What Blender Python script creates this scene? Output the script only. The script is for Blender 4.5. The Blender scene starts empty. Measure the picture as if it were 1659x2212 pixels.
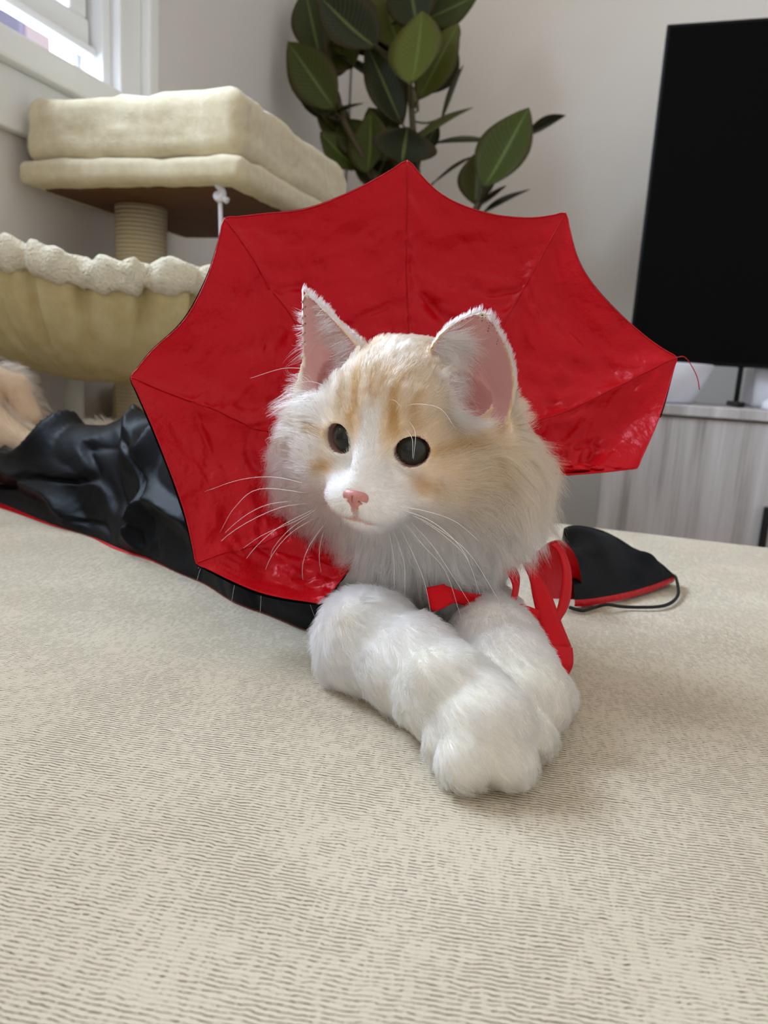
import bpy, bmesh, math, random
import numpy as np
from mathutils import Vector, Matrix
from mathutils.bvhtree import BVHTree
from mathutils.kdtree import KDTree

# ------------------------------------------------------------------ camera, world, light
SC = bpy.context.scene
W, H, FPX = 1659, 2212, 1609.0
PITCH, ROLL = math.radians(10.9), math.radians(3.5)
CAM = np.array([0, 0, .63])
S = .45                                   # height of the sofa's seat
R0 = np.array([1, 0, 0.])
U0 = np.array([0, math.sin(PITCH), math.cos(PITCH)])
F0 = np.array([0, math.cos(PITCH), -math.sin(PITCH)])
RR = math.cos(ROLL) * R0 + math.sin(ROLL) * U0
UU = math.cos(ROLL) * U0 - math.sin(ROLL) * R0

cam_d = bpy.data.cameras.new('camera')
cam_o = bpy.data.objects.new('camera', cam_d)
SC.collection.objects.link(cam_o)
cm = Matrix.Identity(4)
for i in range(3):
    cm[i][0], cm[i][1], cm[i][2], cm[i][3] = RR[i], UU[i], -F0[i], CAM[i]
cam_o.matrix_world = cm
cam_d.sensor_fit = 'VERTICAL'
cam_d.sensor_height = 36
cam_d.sensor_width = 27
cam_d.lens = 36 * FPX / H
cam_d.clip_start = .01
cam_d.dof.use_dof = True
cam_d.dof.focus_distance = .40
cam_d.dof.aperture_fstop = 12
SC.camera = cam_o

world = bpy.data.worlds.new('world')
SC.world = world
world.use_nodes = True
wb = world.node_tree.nodes['Background']
wb.inputs[0].default_value = (1.0, .94, .87, 1)
wb.inputs[1].default_value = .76
SC.view_settings.view_transform = 'Standard'
SC.view_settings.look = 'None'
SC.view_settings.gamma = 1
SC.view_settings.exposure = 0.0
SC.view_settings.use_curve_mapping = False
SC.cycles.use_denoising = True
SC.cycles.max_bounces = 9
SC.cycles.adaptive_threshold = .08
SC.cycles.adaptive_min_samples = 12
SC.cycles.caustics_reflective = False
SC.cycles.caustics_refractive = False
SC.cycles.diffuse_bounces = 4
SC.cycles.transparent_max_bounces = 8

YAW = math.radians(17)
E1 = np.array([math.cos(YAW), -math.sin(YAW), 0])
E2 = np.array([math.sin(YAW), math.cos(YAW), 0])
EZ = np.array([0, 0, 1.])
WALL_A, WALL_B = -1.06, 2.72                # left wall, wall behind the television


def room(a, b, z):
    return E1 * a + E2 * b + EZ * z


def area_light(name, loc, target, sx, sy, power, col):
    d = bpy.data.lights.new(name, 'AREA')
    d.shape = 'RECTANGLE'
    d.size, d.size_y, d.energy, d.color = sx, sy, power, col
    o = bpy.data.objects.new(name, d)
    SC.collection.objects.link(o)
    o.location = loc
    o.rotation_euler = (Vector(target) - Vector(loc)).to_track_quat('-Z', 'Y').to_euler()
    return o


# daylight coming in through the window in the left wall
area_light('window_daylight', room(WALL_A - .75, .80, 1.80), room(.1, .95, .5), 1.5, 1.3, 150, (.80, .88, 1.0))


# ------------------------------------------------------------------ helpers
def ray(x, y):
    return F0 + RR * (x - W / 2) / FPX - UU * (y - H / 2) / FPX


def at(x, y, d):
    return CAM + ray(x, y) * d


def onz(x, y, z=S):
    r = ray(x, y)
    return CAM + r * ((z - CAM[2]) / r[2])


def onplane(x, y, n, c):
    r = ray(x, y)
    return CAM + r * ((c - CAM @ n) / (r @ n))


def link(o, parent=None):
    SC.collection.objects.link(o)
    if parent is not None:
        o.parent = parent
        o.matrix_parent_inverse = parent.matrix_basis.inverted()
    return o


def tag(o, label=None, cat=None, group=None, kind=None):
    if label: o['label'] = label
    if cat: o['category'] = cat
    if group: o['group'] = group
    if kind: o['kind'] = kind
    return o


def thing(name, label, cat, loc, group=None):
    o = bpy.data.objects.new(name, None)
    o.empty_display_size = .05
    o.location = loc
    link(o)
    return tag(o, label, cat, group)


def mesh_obj(name, verts, faces, mat=None, parent=None, smooth=True):
    me = bpy.data.meshes.new(name)
    verts = np.asarray(verts, float)
    if isinstance(faces, np.ndarray) and faces.ndim == 2:
        n, k = faces.shape
        me.vertices.add(len(verts))
        me.vertices.foreach_set('co', verts.astype(np.float32).ravel())
        me.loops.add(n * k)
        me.loops.foreach_set('vertex_index', faces.astype(np.int32).ravel())
        me.polygons.add(n)
        me.polygons.foreach_set('loop_start', np.arange(0, n * k, k, dtype=np.int32))
        me.update(calc_edges=True)
    else:
        me.from_pydata([tuple(v) for v in verts], [], [tuple(f) for f in faces])
        me.update()
    if smooth:
        me.polygons.foreach_set('use_smooth', np.ones(len(me.polygons), bool))
    if mat: me.materials.append(mat)
    o = bpy.data.objects.new(name, me)
    return link(o, parent)


def bm_obj(name, bm, mat=None, parent=None, smooth=False):
    me = bpy.data.meshes.new(name)
    bm.to_mesh(me)
    bm.free()
    if smooth:
        me.polygons.foreach_set('use_smooth', np.ones(len(me.polygons), bool))
    if mat: me.materials.append(mat)
    return link(bpy.data.objects.new(name, me), parent)


def rbox(size, bev=.004, seg=2):
    """a bevelled box bmesh centred on its base"""
    bm = bmesh.new()
    bmesh.ops.create_cube(bm, size=1)
    for v in bm.verts:
        v.co = Vector((v.co.x * size[0], v.co.y * size[1], (v.co.z + .5) * size[2]))
    if bev:
        bmesh.ops.bevel(bm, geom=bm.edges[:], offset=bev, segments=seg, profile=.5, affect='EDGES')
    return bm


def room_mat(a, b, z, extra=0.):
    return Matrix.Translation(Vector(room(a, b, z))) @ Matrix.Rotation(-YAW + extra, 4, 'Z')


def rbox_obj(name, a, b, z, size, mat, parent=None, bev=.004, seg=2, extra=0., smooth=False):
    bm = rbox(size, bev, seg)
    bm.transform(room_mat(a, b, z, extra))
    return bm_obj(name, bm, mat, parent, smooth)


def tube_mesh(pts, radii, k=8, cap=True):
    pts = np.asarray(pts, float)
    n = len(pts)
    radii = np.broadcast_to(np.asarray(radii, float), (n,))
    tang = np.gradient(pts, axis=0)
    tang /= np.linalg.norm(tang, axis=1)[:, None] + 1e-12
    ref = np.array([0, 0, 1.]) if abs(tang[0] @ [0, 0, 1]) < .9 else np.array([1., 0, 0])
    V = []
    for i in range(n):
        ref = ref - tang[i] * (ref @ tang[i])
        ref /= np.linalg.norm(ref)
        bi = np.cross(tang[i], ref)
        for j in range(k):
            a = 2 * math.pi * j / k
            V.append(pts[i] + radii[i] * (math.cos(a) * ref + math.sin(a) * bi))
    Fc = [(i * k + j, i * k + (j + 1) % k, (i + 1) * k + (j + 1) % k, (i + 1) * k + j) for i in range(n - 1) for j in range(k)]
    if cap:
        Fc.append(tuple(range(k - 1, -1, -1)))
        Fc.append(tuple((n - 1) * k + j for j in range(k)))
    return V, Fc


def spline(pts, n):
    """Catmull-Rom through pts, n samples"""
    P = np.asarray(pts, float)
    P = np.vstack([2 * P[0] - P[1], P, 2 * P[-1] - P[-2]])
    u = np.linspace(0, len(P) - 3 - 1e-9, n)
    i = u.astype(int)
    t = (u - i)[:, None]
    a, b, c, d = P[i], P[i + 1], P[i + 2], P[i + 3]
    return .5 * ((2 * b) + (c - a) * t + (2 * a - 5 * b + 4 * c - d) * t * t + (3 * b - a - 3 * c + d) * t ** 3)


def grid_faces(nu, nv, closed_u=False):
    iu = np.arange(nu if closed_u else nu - 1)
    iv = np.arange(nv - 1)
    I, J = np.meshgrid(iu, iv, indexing='ij')
    I2 = (I + 1) % nu
    return np.stack([I * nv + J, I2 * nv + J, I2 * nv + J + 1, I * nv + J + 1], -1).reshape(-1, 4)


# smooth value noise on arbitrary points (numpy)
_rng = np.random.default_rng(7)
_tab = _rng.random((64, 64, 64)).astype(np.float32)


def vnoise(p, scale=1.0):
    p = np.asarray(p) * scale + 100.0
    i = np.floor(p).astype(int)
    f = p - i
    f = f * f * (3 - 2 * f)
    i &= 63
    j = (i + 1) & 63
    x0, y0, z0, x1, y1, z1 = i[..., 0], i[..., 1], i[..., 2], j[..., 0], j[..., 1], j[..., 2]
    fx, fy, fz = f[..., 0], f[..., 1], f[..., 2]
    a = _tab[x0, y0, z0] * (1 - fx) + _tab[x1, y0, z0] * fx
    b = _tab[x0, y1, z0] * (1 - fx) + _tab[x1, y1, z0] * fx
    c = _tab[x0, y0, z1] * (1 - fx) + _tab[x1, y0, z1] * fx
    d = _tab[x0, y1, z1] * (1 - fx) + _tab[x1, y1, z1] * fx
    return (a * (1 - fy) + b * fy) * (1 - fz) + (c * (1 - fy) + d * fy) * fz


def vec3noise(p, scale):
    return np.stack([vnoise(p, scale) - .5, vnoise(p + 13.7, scale) - .5, vnoise(p + 31.1, scale) - .5], -1) * 2


# ------------------------------------------------------------------ materials
class NT:
    def __init__(self, name):
        self.m = bpy.data.materials.new(name)
        self.m.use_nodes = True
        self.t = self.m.node_tree
        self.p = self.t.nodes['Principled BSDF']
        self.out = self.t.nodes['Material Output']

    def n(self, typ, **kw):
        nd = self.t.nodes.new(typ)
        for k, v in kw.items():
            if k.startswith('i_'):
                key = k[2:].replace('_', ' ')
                nd.inputs[int(key) if key.isdigit() else key].default_value = v
            else:
                setattr(nd, k, v)
        return nd

    def l(self, a, b):
        self.t.links.new(a, b)

    def set(self, **kw):
        for k, v in kw.items():
            self.p.inputs[k.replace('_', ' ')].default_value = v
        return self

    def ramp(self, fac, stops):
        r = self.n('ShaderNodeValToRGB')
        el = r.color_ramp.elements
        while len(el) < len(stops): el.new(.5)
        for e, (pos, c) in zip(el, stops):
            e.position = pos
            e.color = (*c, 1) if len(c) == 3 else c
        self.l(fac, r.inputs[0])
        return r.outputs[0]

    def math(self, op, a, b=None, c=None, clamp=False):
        m = self.n('ShaderNodeMath', operation=op, use_clamp=clamp)
        for i, v in enumerate((a, b, c)):
            if v is None: continue
            if hasattr(v, 'links'): self.l(v, m.inputs[i])
            else: m.inputs[i].default_value = v
        return m.outputs[0]

    def mix(self, fac, a, b, blend='MIX'):
        m = self.n('ShaderNodeMix', data_type='RGBA', blend_type=blend)
        for i, v in ((0, fac), (6, a), (7, b)):
            if hasattr(v, 'links'): self.l(v, m.inputs[i])
            else: m.inputs[i].default_value = v if not isinstance(v, tuple) else ((*v, 1) if len(v) == 3 else v)
        return m.outputs[2]

    def coords(self, kind='Object', scale=None, rot=None):
        tc = self.n('ShaderNodeTexCoord')
        o = tc.outputs[kind]
        if scale or rot:
            mp = self.n('ShaderNodeMapping')
            if scale: mp.inputs['Scale'].default_value = scale
            if rot: mp.inputs['Rotation'].default_value = rot
            self.l(o, mp.inputs[0])
            o = mp.outputs[0]
        return o

    def noise(self, vec, scale, detail=3, rough=.5):
        nd = self.n('ShaderNodeTexNoise')
        nd.inputs['Scale'].default_value = scale
        nd.inputs['Detail'].default_value = detail
        nd.inputs['Roughness'].default_value = rough
        if vec is not None: self.l(vec, nd.inputs['Vector'])
        return nd.outputs['Fac']

    def bump(self, h, strength=.3, dist=.001):
        b = self.n('ShaderNodeBump')
        b.inputs['Strength'].default_value = strength
        b.inputs['Distance'].default_value = dist
        self.l(h, b.inputs['Height'])
        self.l(b.outputs[0], self.p.inputs['Normal'])
        return b


def simple(name, col, rough=.6, spec=.4, bump=None, var=.06, scale=30, **kw):
    """a plain procedural surface: colour with slight mottling and fine relief"""
    t = NT(name)
    co = t.coords('Object')
    nz = t.noise(co, scale, 4)
    dark = tuple(c * (1 - var) for c in col)
    lite = tuple(min(1, c * (1 + var)) for c in col)
    t.l(t.ramp(nz, [(.3, dark), (.7, lite)]), t.p.inputs['Base Color'])
    t.set(Roughness=rough)
    t.p.inputs['Specular IOR Level'].default_value = spec
    for k, v in kw.items(): t.p.inputs[k.replace('_', ' ')].default_value = v
    if bump: t.bump(t.noise(co, bump[0], 4), bump[1], bump[2])
    return t.m


def srgb(r, g, b):
    return tuple(((c / 255 / 12.92) if c / 255 <= .04045 else ((c / 255 + .055) / 1.055) ** 2.4) for c in (r, g, b))


# ------------------------------------------------------------------ the room
def wall_paint(name, col):
    return simple(name, col, .75, .25, (220, .12, .0006), .015, 3)


M_WALL_L = wall_paint('wall_paint_left_shaded', srgb(222, 219, 217))  # greyer than the back wall: its backlit shade is put into the paint
M_WALL_B = wall_paint('wall_paint_back', srgb(234, 230, 224))
M_TRIM = simple('trim_white', srgb(232, 234, 236), .45, .4, (60, .05, .0005), .015, 6)
M_FLOOR_T = NT('floor_wood')
co = M_FLOOR_T.coords('Object', (1, 8, 1))
M_FLOOR_T.l(M_FLOOR_T.ramp(M_FLOOR_T.noise(co, 3, 6), [(.3, srgb(120, 92, 68)), (.7, srgb(158, 126, 96))]), M_FLOOR_T.p.inputs['Base Color'])
M_FLOOR_T.set(Roughness=.4)
M_FLOOR = M_FLOOR_T.m

fl_ = rbox_obj('floor', .8, .6, -.04, (4.0, 4.2, .04), M_FLOOR, None, 0)
tag(fl_, 'brown wooden floor of the living room', None, None, 'structure')
# left wall with the window opening (b .10 .. 1.40, z 1.14 .. 2.2)
WB0, WB1, WZ0, WZ1 = .05, 1.40, 1.14, 2.15
WALL_T = .14
wl = bmesh.new()
for (b0, b1, z0, z1) in ((-1.5, WB0, 0, 2.6), (WB1, WALL_B + WALL_T, 0, 2.6), (WB0, WB1, 0, WZ0), (WB0, WB1, WZ1, 2.6)):
    x = rbox((WALL_T, b1 - b0, z1 - z0), 0)
    x.transform(room_mat(WALL_A - WALL_T / 2, (b0 + b1) / 2, z0))
    tmp = bpy.data.meshes.new('tmp')
    x.to_mesh(tmp)
    x.free()
    wl.from_mesh(tmp)
    bpy.data.meshes.remove(tmp)
tag(bm_obj('wall_left', wl, M_WALL_L), 'painted wall with the window, greyed to carry its backlit shade', None, None, 'structure')
tag(rbox_obj('wall_back', .44, WALL_B + WALL_T / 2, 0, (2.98, WALL_T, 2.6), M_WALL_B, None, 0), 'off-white painted wall behind the television', None, None, 'structure')
tag(rbox_obj('wall_right_blocker', 2.0, .6, 0, (WALL_T, 4.2, 2.6), M_WALL_B, None, 0), 'unseen off-white wall at the far right, added to block light from that side', None, None, 'structure')  # out of view; added to keep light off the collar from the right
tag(rbox_obj('baseboard_left', WALL_A + .008, .6, 0, (.016, 4.0, .10), M_TRIM, None, .003), 'white skirting board under the window wall', None, None, 'structure')
tag(rbox_obj('baseboard_back', .43, WALL_B - .008, 0, (2.92, .016, .10), M_TRIM, None, .003), 'white skirting board behind the cabinet', None, None, 'structure')

# window
win = bpy.data.objects.new('window_1', None)
win.location = room(WALL_A, .75, WZ0)
link(win)
tag(win, 'white sash window raised a little above its sill', None, None, 'structure')
A = WALL_A
M_GLASS_T = NT('window_glass')                # a thin pane: lets light straight through, a little mirror on top
tr_ = M_GLASS_T.n('ShaderNodeBsdfTransparent')
tr_.inputs[0].default_value = (.93, .97, 1, 1)
gl_ = M_GLASS_T.n('ShaderNodeBsdfGlossy')
gl_.inputs['Roughness'].default_value = .02
mx_ = M_GLASS_T.n('ShaderNodeMixShader')
mx_.inputs[0].default_value = .05
M_GLASS_T.l(tr_.outputs[0], mx_.inputs[1])
M_GLASS_T.l(gl_.outputs[0], mx_.inputs[2])
M_GLASS_T.l(mx_.outputs[0], M_GLASS_T.out.inputs[0])
M_GLASS = M_GLASS_T.m
rbox_obj('window_sill', A + .005, (WB0 + WB1) / 2 + .02, WZ0 - .05, (.075, WB1 - WB0 + .25, .05), M_TRIM, win, .006)
rbox_obj('apron', A + .010, (WB0 + WB1) / 2 + .02, WZ0 - .15, (.020, WB1 - WB0 + .20, .10), M_TRIM, win, .004)
rbox_obj('casing', A + .008, WB1 + .035, WZ0, (.020, .07, WZ1 - WZ0 + .1), M_TRIM, win, .004)
rbox_obj('casing_band', A + .018, WB1 + .088, WZ0, (.040, .036, WZ1 - WZ0 + .1), M_TRIM, win, .005)
rbox_obj('casing', A + .008, WB0 - .035, WZ0, (.020, .07, WZ1 - WZ0 + .1), M_TRIM, win, .004)
rbox_obj('casing_band', A + .018, WB0 - .088, WZ0, (.040, .036, WZ1 - WZ0 + .1), M_TRIM, win, .005)
rbox_obj('head_casing', A + .008, (WB0 + WB1) / 2, WZ1, (.022, WB1 - WB0, .09), M_TRIM, win, .004)
# outer frame (jambs) in the opening
for b in (WB0 + .012, WB1 - .012):
    rbox_obj('jamb', A - .07, b, WZ0, (.13, .024, WZ1 - WZ0), M_TRIM, win, .002)
rbox_obj('frame_sill', A - .09, (WB0 + WB1) / 2, WZ0, (.10, WB1 - WB0, .008), M_TRIM, win, .002)
for b in (WB0 + .033, WB1 - .033):
    rbox_obj('track', A - .075, b, WZ0 + .008, (.03, .016, WZ1 - WZ0 - .01), M_TRIM, win, .003)
# raised lower sash
sash = rbox_obj('sash_rail', A - .050, (WB0 + WB1) / 2, WZ0 + .072, (.038, WB1 - WB0 - .06, .060), M_TRIM, win, .006)
rbox_obj('sash_lip', A - .032, (WB0 + WB1) / 2, WZ0 + .064, (.030, WB1 - WB0 - .055, .016), M_TRIM, win, .004)
for b in (WB0 + .060, WB1 - .062):
    rbox_obj('sash_stile', A - .050, b, WZ0 + .13, (.038, .050, .50), M_TRIM, win, .006)
rbox_obj('sash_rail', A - .050, (WB0 + WB1) / 2, WZ0 + .60, (.038, WB1 - WB0 - .06, .05), M_TRIM, win, .006)
rbox_obj('muntin', A - .050, WB1 - .130, WZ0 + .13, (.022, .018, .48), M_TRIM, win, .004)
rbox_obj('pane', A - .050, (WB0 + WB1) / 2, WZ0 + .12, (.004, WB1 - WB0 - .10, .49), M_GLASS, win, 0)
for b in (WB0 + .045, WB1 - .045):
    rbox_obj('upper_stile', A - .095, b, WZ0 + .60, (.036, .045, WZ1 - WZ0 - .61), M_TRIM, win, .005)
rbox_obj('pane', A - .095, (WB0 + WB1) / 2, WZ0 + .62, (.004, WB1 - WB0 - .10, .37), M_GLASS, win, 0)

# outdoors, seen through the gap: a neighbour's rendered wall, a pale fence, a shrub
M_OUT_PINK = simple('outdoor_render', srgb(240, 226, 240), .8, .2, None, .03, 5)
M_OUT_LAV = simple('outdoor_post', srgb(188, 184, 226), .7, .2, None, .03, 5)
M_OUT_FENCE = simple('outdoor_fence', srgb(226, 234, 242), .7, .2, None, .03, 5)
M_OUT_LEAF = simple('outdoor_leaf', srgb(120, 176, 70), .6, .3, None, .2, 8)
M_OUT_GROUND = simple('outdoor_paving', srgb(150, 148, 144), .85, .2, None, .1, 2)
tag(rbox_obj('ground', A - 4.2, 2.5, -.30, (8.0, 9, .05), M_OUT_GROUND, None, 0), 'grey paving outside the window', None, None, 'structure')
AO = A - 1.9
def out_b(px, py):
    return float(onplane(px, py, E1, AO) @ E2)
b_l, b_p, b_w, b_f = out_b(9, 60), out_b(28, 80), out_b(95, 110), out_b(230, 170)
tag(rbox_obj('garden_wall', AO, (b_p + b_w) / 2, -.25, (.16, b_w - b_p, 3.2), M_OUT_PINK, None, .01), 'pinkish white rendered wall seen outside through the window gap', 'wall')
tag(rbox_obj('gate_post', AO, (b_l + b_p) / 2 - .01, -.25, (.18, b_p - b_l - .02, 3.3), M_OUT_LAV, None, .01), 'lavender post at the near end of the rendered wall outside', 'post')
fence = thing('picket_fence', 'pale picket fence outside, beyond the rendered wall', 'fence', room(AO, b_f, -.25))
for k in range(11):
    rbox_obj('picket', AO, b_w + .07 + k * .17, -.25, (.03, .12, 3.0), M_OUT_FENCE, fence, .006)
rbox_obj('rail', AO - .04, b_w + .9, 1.5, (.03, 1.8, .08), M_OUT_FENCE, fence, .006)
rbox_obj('rail', AO - .04, b_w + .9, 2.5, (.03, 1.8, .08), M_OUT_FENCE, fence, .006)
rs = np.random.default_rng(3)
bm = bmesh.new()
for k in range(700):
    d = rs.normal(size=3)
    d /= np.linalg.norm(d)
    c = room(AO, b_l - .5, 1.7) + d * np.array([.3, .3, 1.2]) * rs.random() ** .4
    u_ = rs.normal(size=3)
    u_ /= np.linalg.norm(u_)
    v_ = np.cross(u_, rs.normal(size=3))
    v_ /= np.linalg.norm(v_)
    q = [bm.verts.new(c + u_ * .06), bm.verts.new(c + v_ * .025), bm.verts.new(c - u_ * .06), bm.verts.new(c - v_ * .025)]
    bm.faces.new(q)
shrub = thing('shrub', 'green shrub outside the window at the left edge', 'shrub', room(AO, b_l - .5, -.25))
lv = bm_obj('foliage', bm, M_OUT_LEAF, shrub)
lv['kind'] = 'stuff'
V, Fc = tube_mesh([room(AO, b_l - .5, -.25), room(AO + .02, b_l - .48, .8), room(AO - .02, b_l - .52, 1.8)], [.03, .025, .012], 8)
mesh_obj('trunk', V, Fc, simple('outdoor_bark', srgb(110, 86, 66), .8), shrub)

# ------------------------------------------------------------------ sofa
t = NT('sofa_weave')
co = t.coords('Object')
mp = t.n('ShaderNodeMapping')
mp.inputs['Rotation'].default_value = (0, 0, math.radians(-9))
t.l(co, mp.inputs[0])
vv = mp.outputs[0]
sp = t.n('ShaderNodeSeparateXYZ')
t.l(vv, sp.inputs[0])
PIT = .0019                                       # row pitch in metres
wob = t.n('ShaderNodeTexNoise', noise_dimensions='3D')
wob.inputs['Scale'].default_value = 170
wob.inputs['Detail'].default_value = 2
t.l(vv, wob.inputs['Vector'])
big = t.noise(vv, 7, 2)
yr = t.math('ADD', sp.outputs[1], t.math('MULTIPLY', t.math('SUBTRACT', wob.outputs['Fac'], .5), .0026))
yr = t.math('ADD', yr, t.math('MULTIPLY', t.math('SUBTRACT', big, .5), .008))
row = t.math('DIVIDE', yr, PIT)
frac = t.math('FRACT', row)
rid = t.math('FLOOR', row)
valley = t.math('ABSOLUTE', t.math('SUBTRACT', frac, .5))          # .5 in the gap between rows, 0 on the yarn
# each row's gap opens and closes along its length
cb = t.n('ShaderNodeCombineXYZ')
t.l(t.math('MULTIPLY', sp.outputs[0], 330), cb.inputs[0])
t.l(t.math('MULTIPLY', rid, 3.71), cb.inputs[1])
nz = t.n('ShaderNodeTexNoise')
nz.inputs['Scale'].default_value = 1
nz.inputs['Detail'].default_value = 1.5
t.l(cb.outputs[0], nz.inputs['Vector'])
patch = t.noise(vv, 16, 2)
cb2 = t.n('ShaderNodeCombineXYZ')
t.l(t.math('MULTIPLY', sp.outputs[0], 420), cb2.inputs[0])
t.l(t.math('MULTIPLY', sp.outputs[1], 70), cb2.inputs[1])
colm = t.n('ShaderNodeTexNoise')
colm.inputs['Scale'].default_value = 1
colm.inputs['Detail'].default_value = 1
t.l(cb2.outputs[0], colm.inputs['Vector'])
openf = t.math('ADD', nz.outputs['Fac'], t.math('MULTIPLY', t.math('SUBTRACT', patch, .5), .45))
openf = t.math('ADD', openf, t.math('MULTIPLY', t.math('SUBTRACT', colm.outputs['Fac'], .5), .40))
gapm = t.n('ShaderNodeMapRange', interpolation_type='SMOOTHSTEP')
gapm.inputs['From Min'].default_value = .345
gapm.inputs['From Max'].default_value = .455
t.l(valley, gapm.inputs['Value'])
opm = t.n('ShaderNodeMapRange', interpolation_type='SMOOTHSTEP')
opm.inputs['From Min'].default_value = .44
opm.inputs['From Max'].default_value = .52
t.l(openf, opm.inputs['Value'])
gap = t.math('MULTIPLY', gapm.outputs[0], opm.outputs[0])
fib = t.noise(vv, 1400, 2)
yarn = t.ramp(t.math('ADD', t.math('MULTIPLY', fib, .5), t.math('MULTIPLY', big, .5)), [(.3, srgb(200, 187, 164)), (.7, srgb(222, 211, 191))])
spk = t.noise(vv, 420, 1)
gcol = t.ramp(spk, [(.35, srgb(58, 47, 34)), (.62, srgb(84, 70, 52)), (.70, srgb(140, 106, 54))])
t.l(t.mix(t.math('MULTIPLY', gap, .94), yarn, gcol), t.p.inputs['Base Color'])
t.set(Roughness=.9)
t.p.inputs['Specular IOR Level'].default_value = .15
t.p.inputs['Sheen Weight'].default_value = .15
hh = t.math('SUBTRACT', t.math('MULTIPLY', fib, .35), t.math('MULTIPLY', t.math('ADD', t.math('MULTIPLY', gapm.outputs[0], .5), gap), 1.0))
t.bump(hh, .8, .0007)
M_SOFA = t.m
M_SOFA_LEG = simple('sofa_leg_wood', srgb(70, 52, 40), .4)


def rounded_slab(name, a0, a1, b0, b1, z0, z1, rc_, edge, mat, parent, crown=0.):
    """slab with rounded plan corners and a rolled top edge; local frame = room axes"""
    nb = 10
    out = []
    for (ca, cb_, s0) in ((a1 - rc_, b1 - rc_, 0), (a0 + rc_, b1 - rc_, 90), (a0 + rc_, b0 + rc_, 180), (a1 - rc_, b0 + rc_, 270)):
        for k in range(nb + 1):
            th = math.radians(s0 + 90 * k / nb)
            out.append((ca, cb_, math.cos(th), math.sin(th)))
    rings = []
    prof = [(0, z0)] + [(edge * (1 - math.cos(x)) , z1 - edge + edge * math.sin(x)) for x in np.linspace(0, math.pi / 2, 7)]
    for ins, z in prof:
        rings.append([(ca + (rc_ - ins) * cx, cb_ + (rc_ - ins) * sy, z) for ca, cb_, cx, sy in out])
    am, bm_ = (a0 + a1) / 2, (b0 + b1) / 2
    top = rings[-1]
    for f in (.97, .9, .75, .5, .25):
        rings.append([(am + (x - am) * f, bm_ + (y - bm_) * f, z + crown * (1 - f)) for x, y, z in top])
    V = [v for r in rings for v in r]
    n = len(out)
    Fc = [(i * n + j, i * n + (j + 1) % n, (i + 1) * n + (j + 1) % n, (i + 1) * n + j) for i in range(len(rings) - 1) for j in range(n)]
    V.append((am, bm_, top[0][2] + crown))
    Fc += [((len(rings) - 1) * n + j, (len(rings) - 1) * n + (j + 1) % n, len(V) - 1) for j in range(n)]
    Fc.append(tuple(range(n - 1, -1, -1)))
    o = mesh_obj(name, V, Fc, mat)
    o.matrix_world = Matrix.Rotation(-YAW, 4, 'Z')
    if parent:
        o.parent = parent
        o.matrix_parent_inverse = parent.matrix_basis.inverted()
    return o


SA0, SA1, SB0, SB1 = -.93, .43, -.75, .995
sofa = thing('sofa', 'cream woven sofa seat with rounded corner that the cat lies on', 'sofa', room(-.2, .1, 0))
rounded_slab('seat_cushion', SA0, SA1, SB0, SB1, .27, S, .20, .045, M_SOFA, sofa)
rounded_slab('base', SA0 + .02, SA1 - .02, SB0 + .02, SB1 - .02, .09, .265, .18, .02, M_SOFA, sofa)
for a_ in (SA0 + .15, SA1 - .15):
    for b_ in (SB0 + .15, SB1 - .15):
        V, Fc = tube_mesh([room(a_, b_, 0), room(a_, b_, .095)], [.02, .028], 16)
        mesh_obj('leg', V, Fc, M_SOFA_LEG, sofa)

# ------------------------------------------------------------------ television, cabinet and what stands on it
M_TVSCREEN = simple('tv_screen', (.0025, .0026, .0028), .35, .04, None, .02, 5)
M_TVFRAME = simple('tv_frame', (.006, .006, .007), .4, .15)
tv = thing('television', 'large black television screen standing on the pale cabinet', 'television', room(.73, 2.22, .5865))
rbox_obj('screen', .735, 2.196, .700, (1.455, .006, .822), M_TVSCREEN, tv, .001)
rbox_obj('frame', .735, 2.225, .690, (1.47, .050, .842), M_TVFRAME, tv, .004)
for a_ in (.292, 1.18):
    rbox_obj('stand_foot', a_, 2.22, .588, (.012, .016, .112), M_TVFRAME, tv, .002)
    rbox_obj('stand_foot', a_ - .004, 2.20, .5875, (.018, .22, .012), M_TVFRAME, tv, .003)

t = NT('cabinet_oak')
co = t.coords('Object', (9, 9, .55))
g1 = t.noise(co, 2.2, 6, .6)
co2 = t.coords('Object', (60, 60, 1.2))
g2 = t.noise(co2, 3, 4, .6)
gg = t.math('ADD', t.math('MULTIPLY', g1, .75), t.math('MULTIPLY', g2, .25))
t.l(t.ramp(gg, [(.34, srgb(150, 144, 142)), (.47, srgb(190, 187, 187)), (.66, srgb(214, 213, 215))]), t.p.inputs['Base Color'])
t.set(Roughness=.5)
t.p.inputs['Specular IOR Level'].default_value = .3
t.bump(g2, .12, .0006)
M_OAK = t.m
cab = thing('cabinet', 'pale limed oak cabinet under the television', 'cabinet', room(.73, 2.2, 0))
rbox_obj('body', .73, 2.235, .06, (1.52, .47, .50), M_OAK, cab, .003)
rbox_obj('top', .73, 2.23, .560, (1.56, .52, .026), M_OAK, cab, .003)
rbox_obj('plinth', .73, 2.25, 0, (1.46, .42, .06), M_OAK, cab, .003)
M_HANDLE = simple('handle_black', srgb(18, 22, 28), .45)
for k, (a0, a1) in enumerate(((-.028, .45), (.454, .984), (.988, 1.488))):
    d = rbox_obj('door', (a0 + a1) / 2, 1.991, .07, (a1 - a0, .018, .485), M_OAK, cab, .002)
    hb = rbox_obj('handle', (a1 - .087) if k == 0 else (a0 + .05 if k == 2 else a1 - .05), 1.966, .10, (.016, .014, .258), M_HANDLE, d, .003)
    hb['label'] = 'black bar handle'

M_WHITE = simple('white_ceramic', srgb(226, 228, 240), .35, .5, None, .02, 10)


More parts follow.
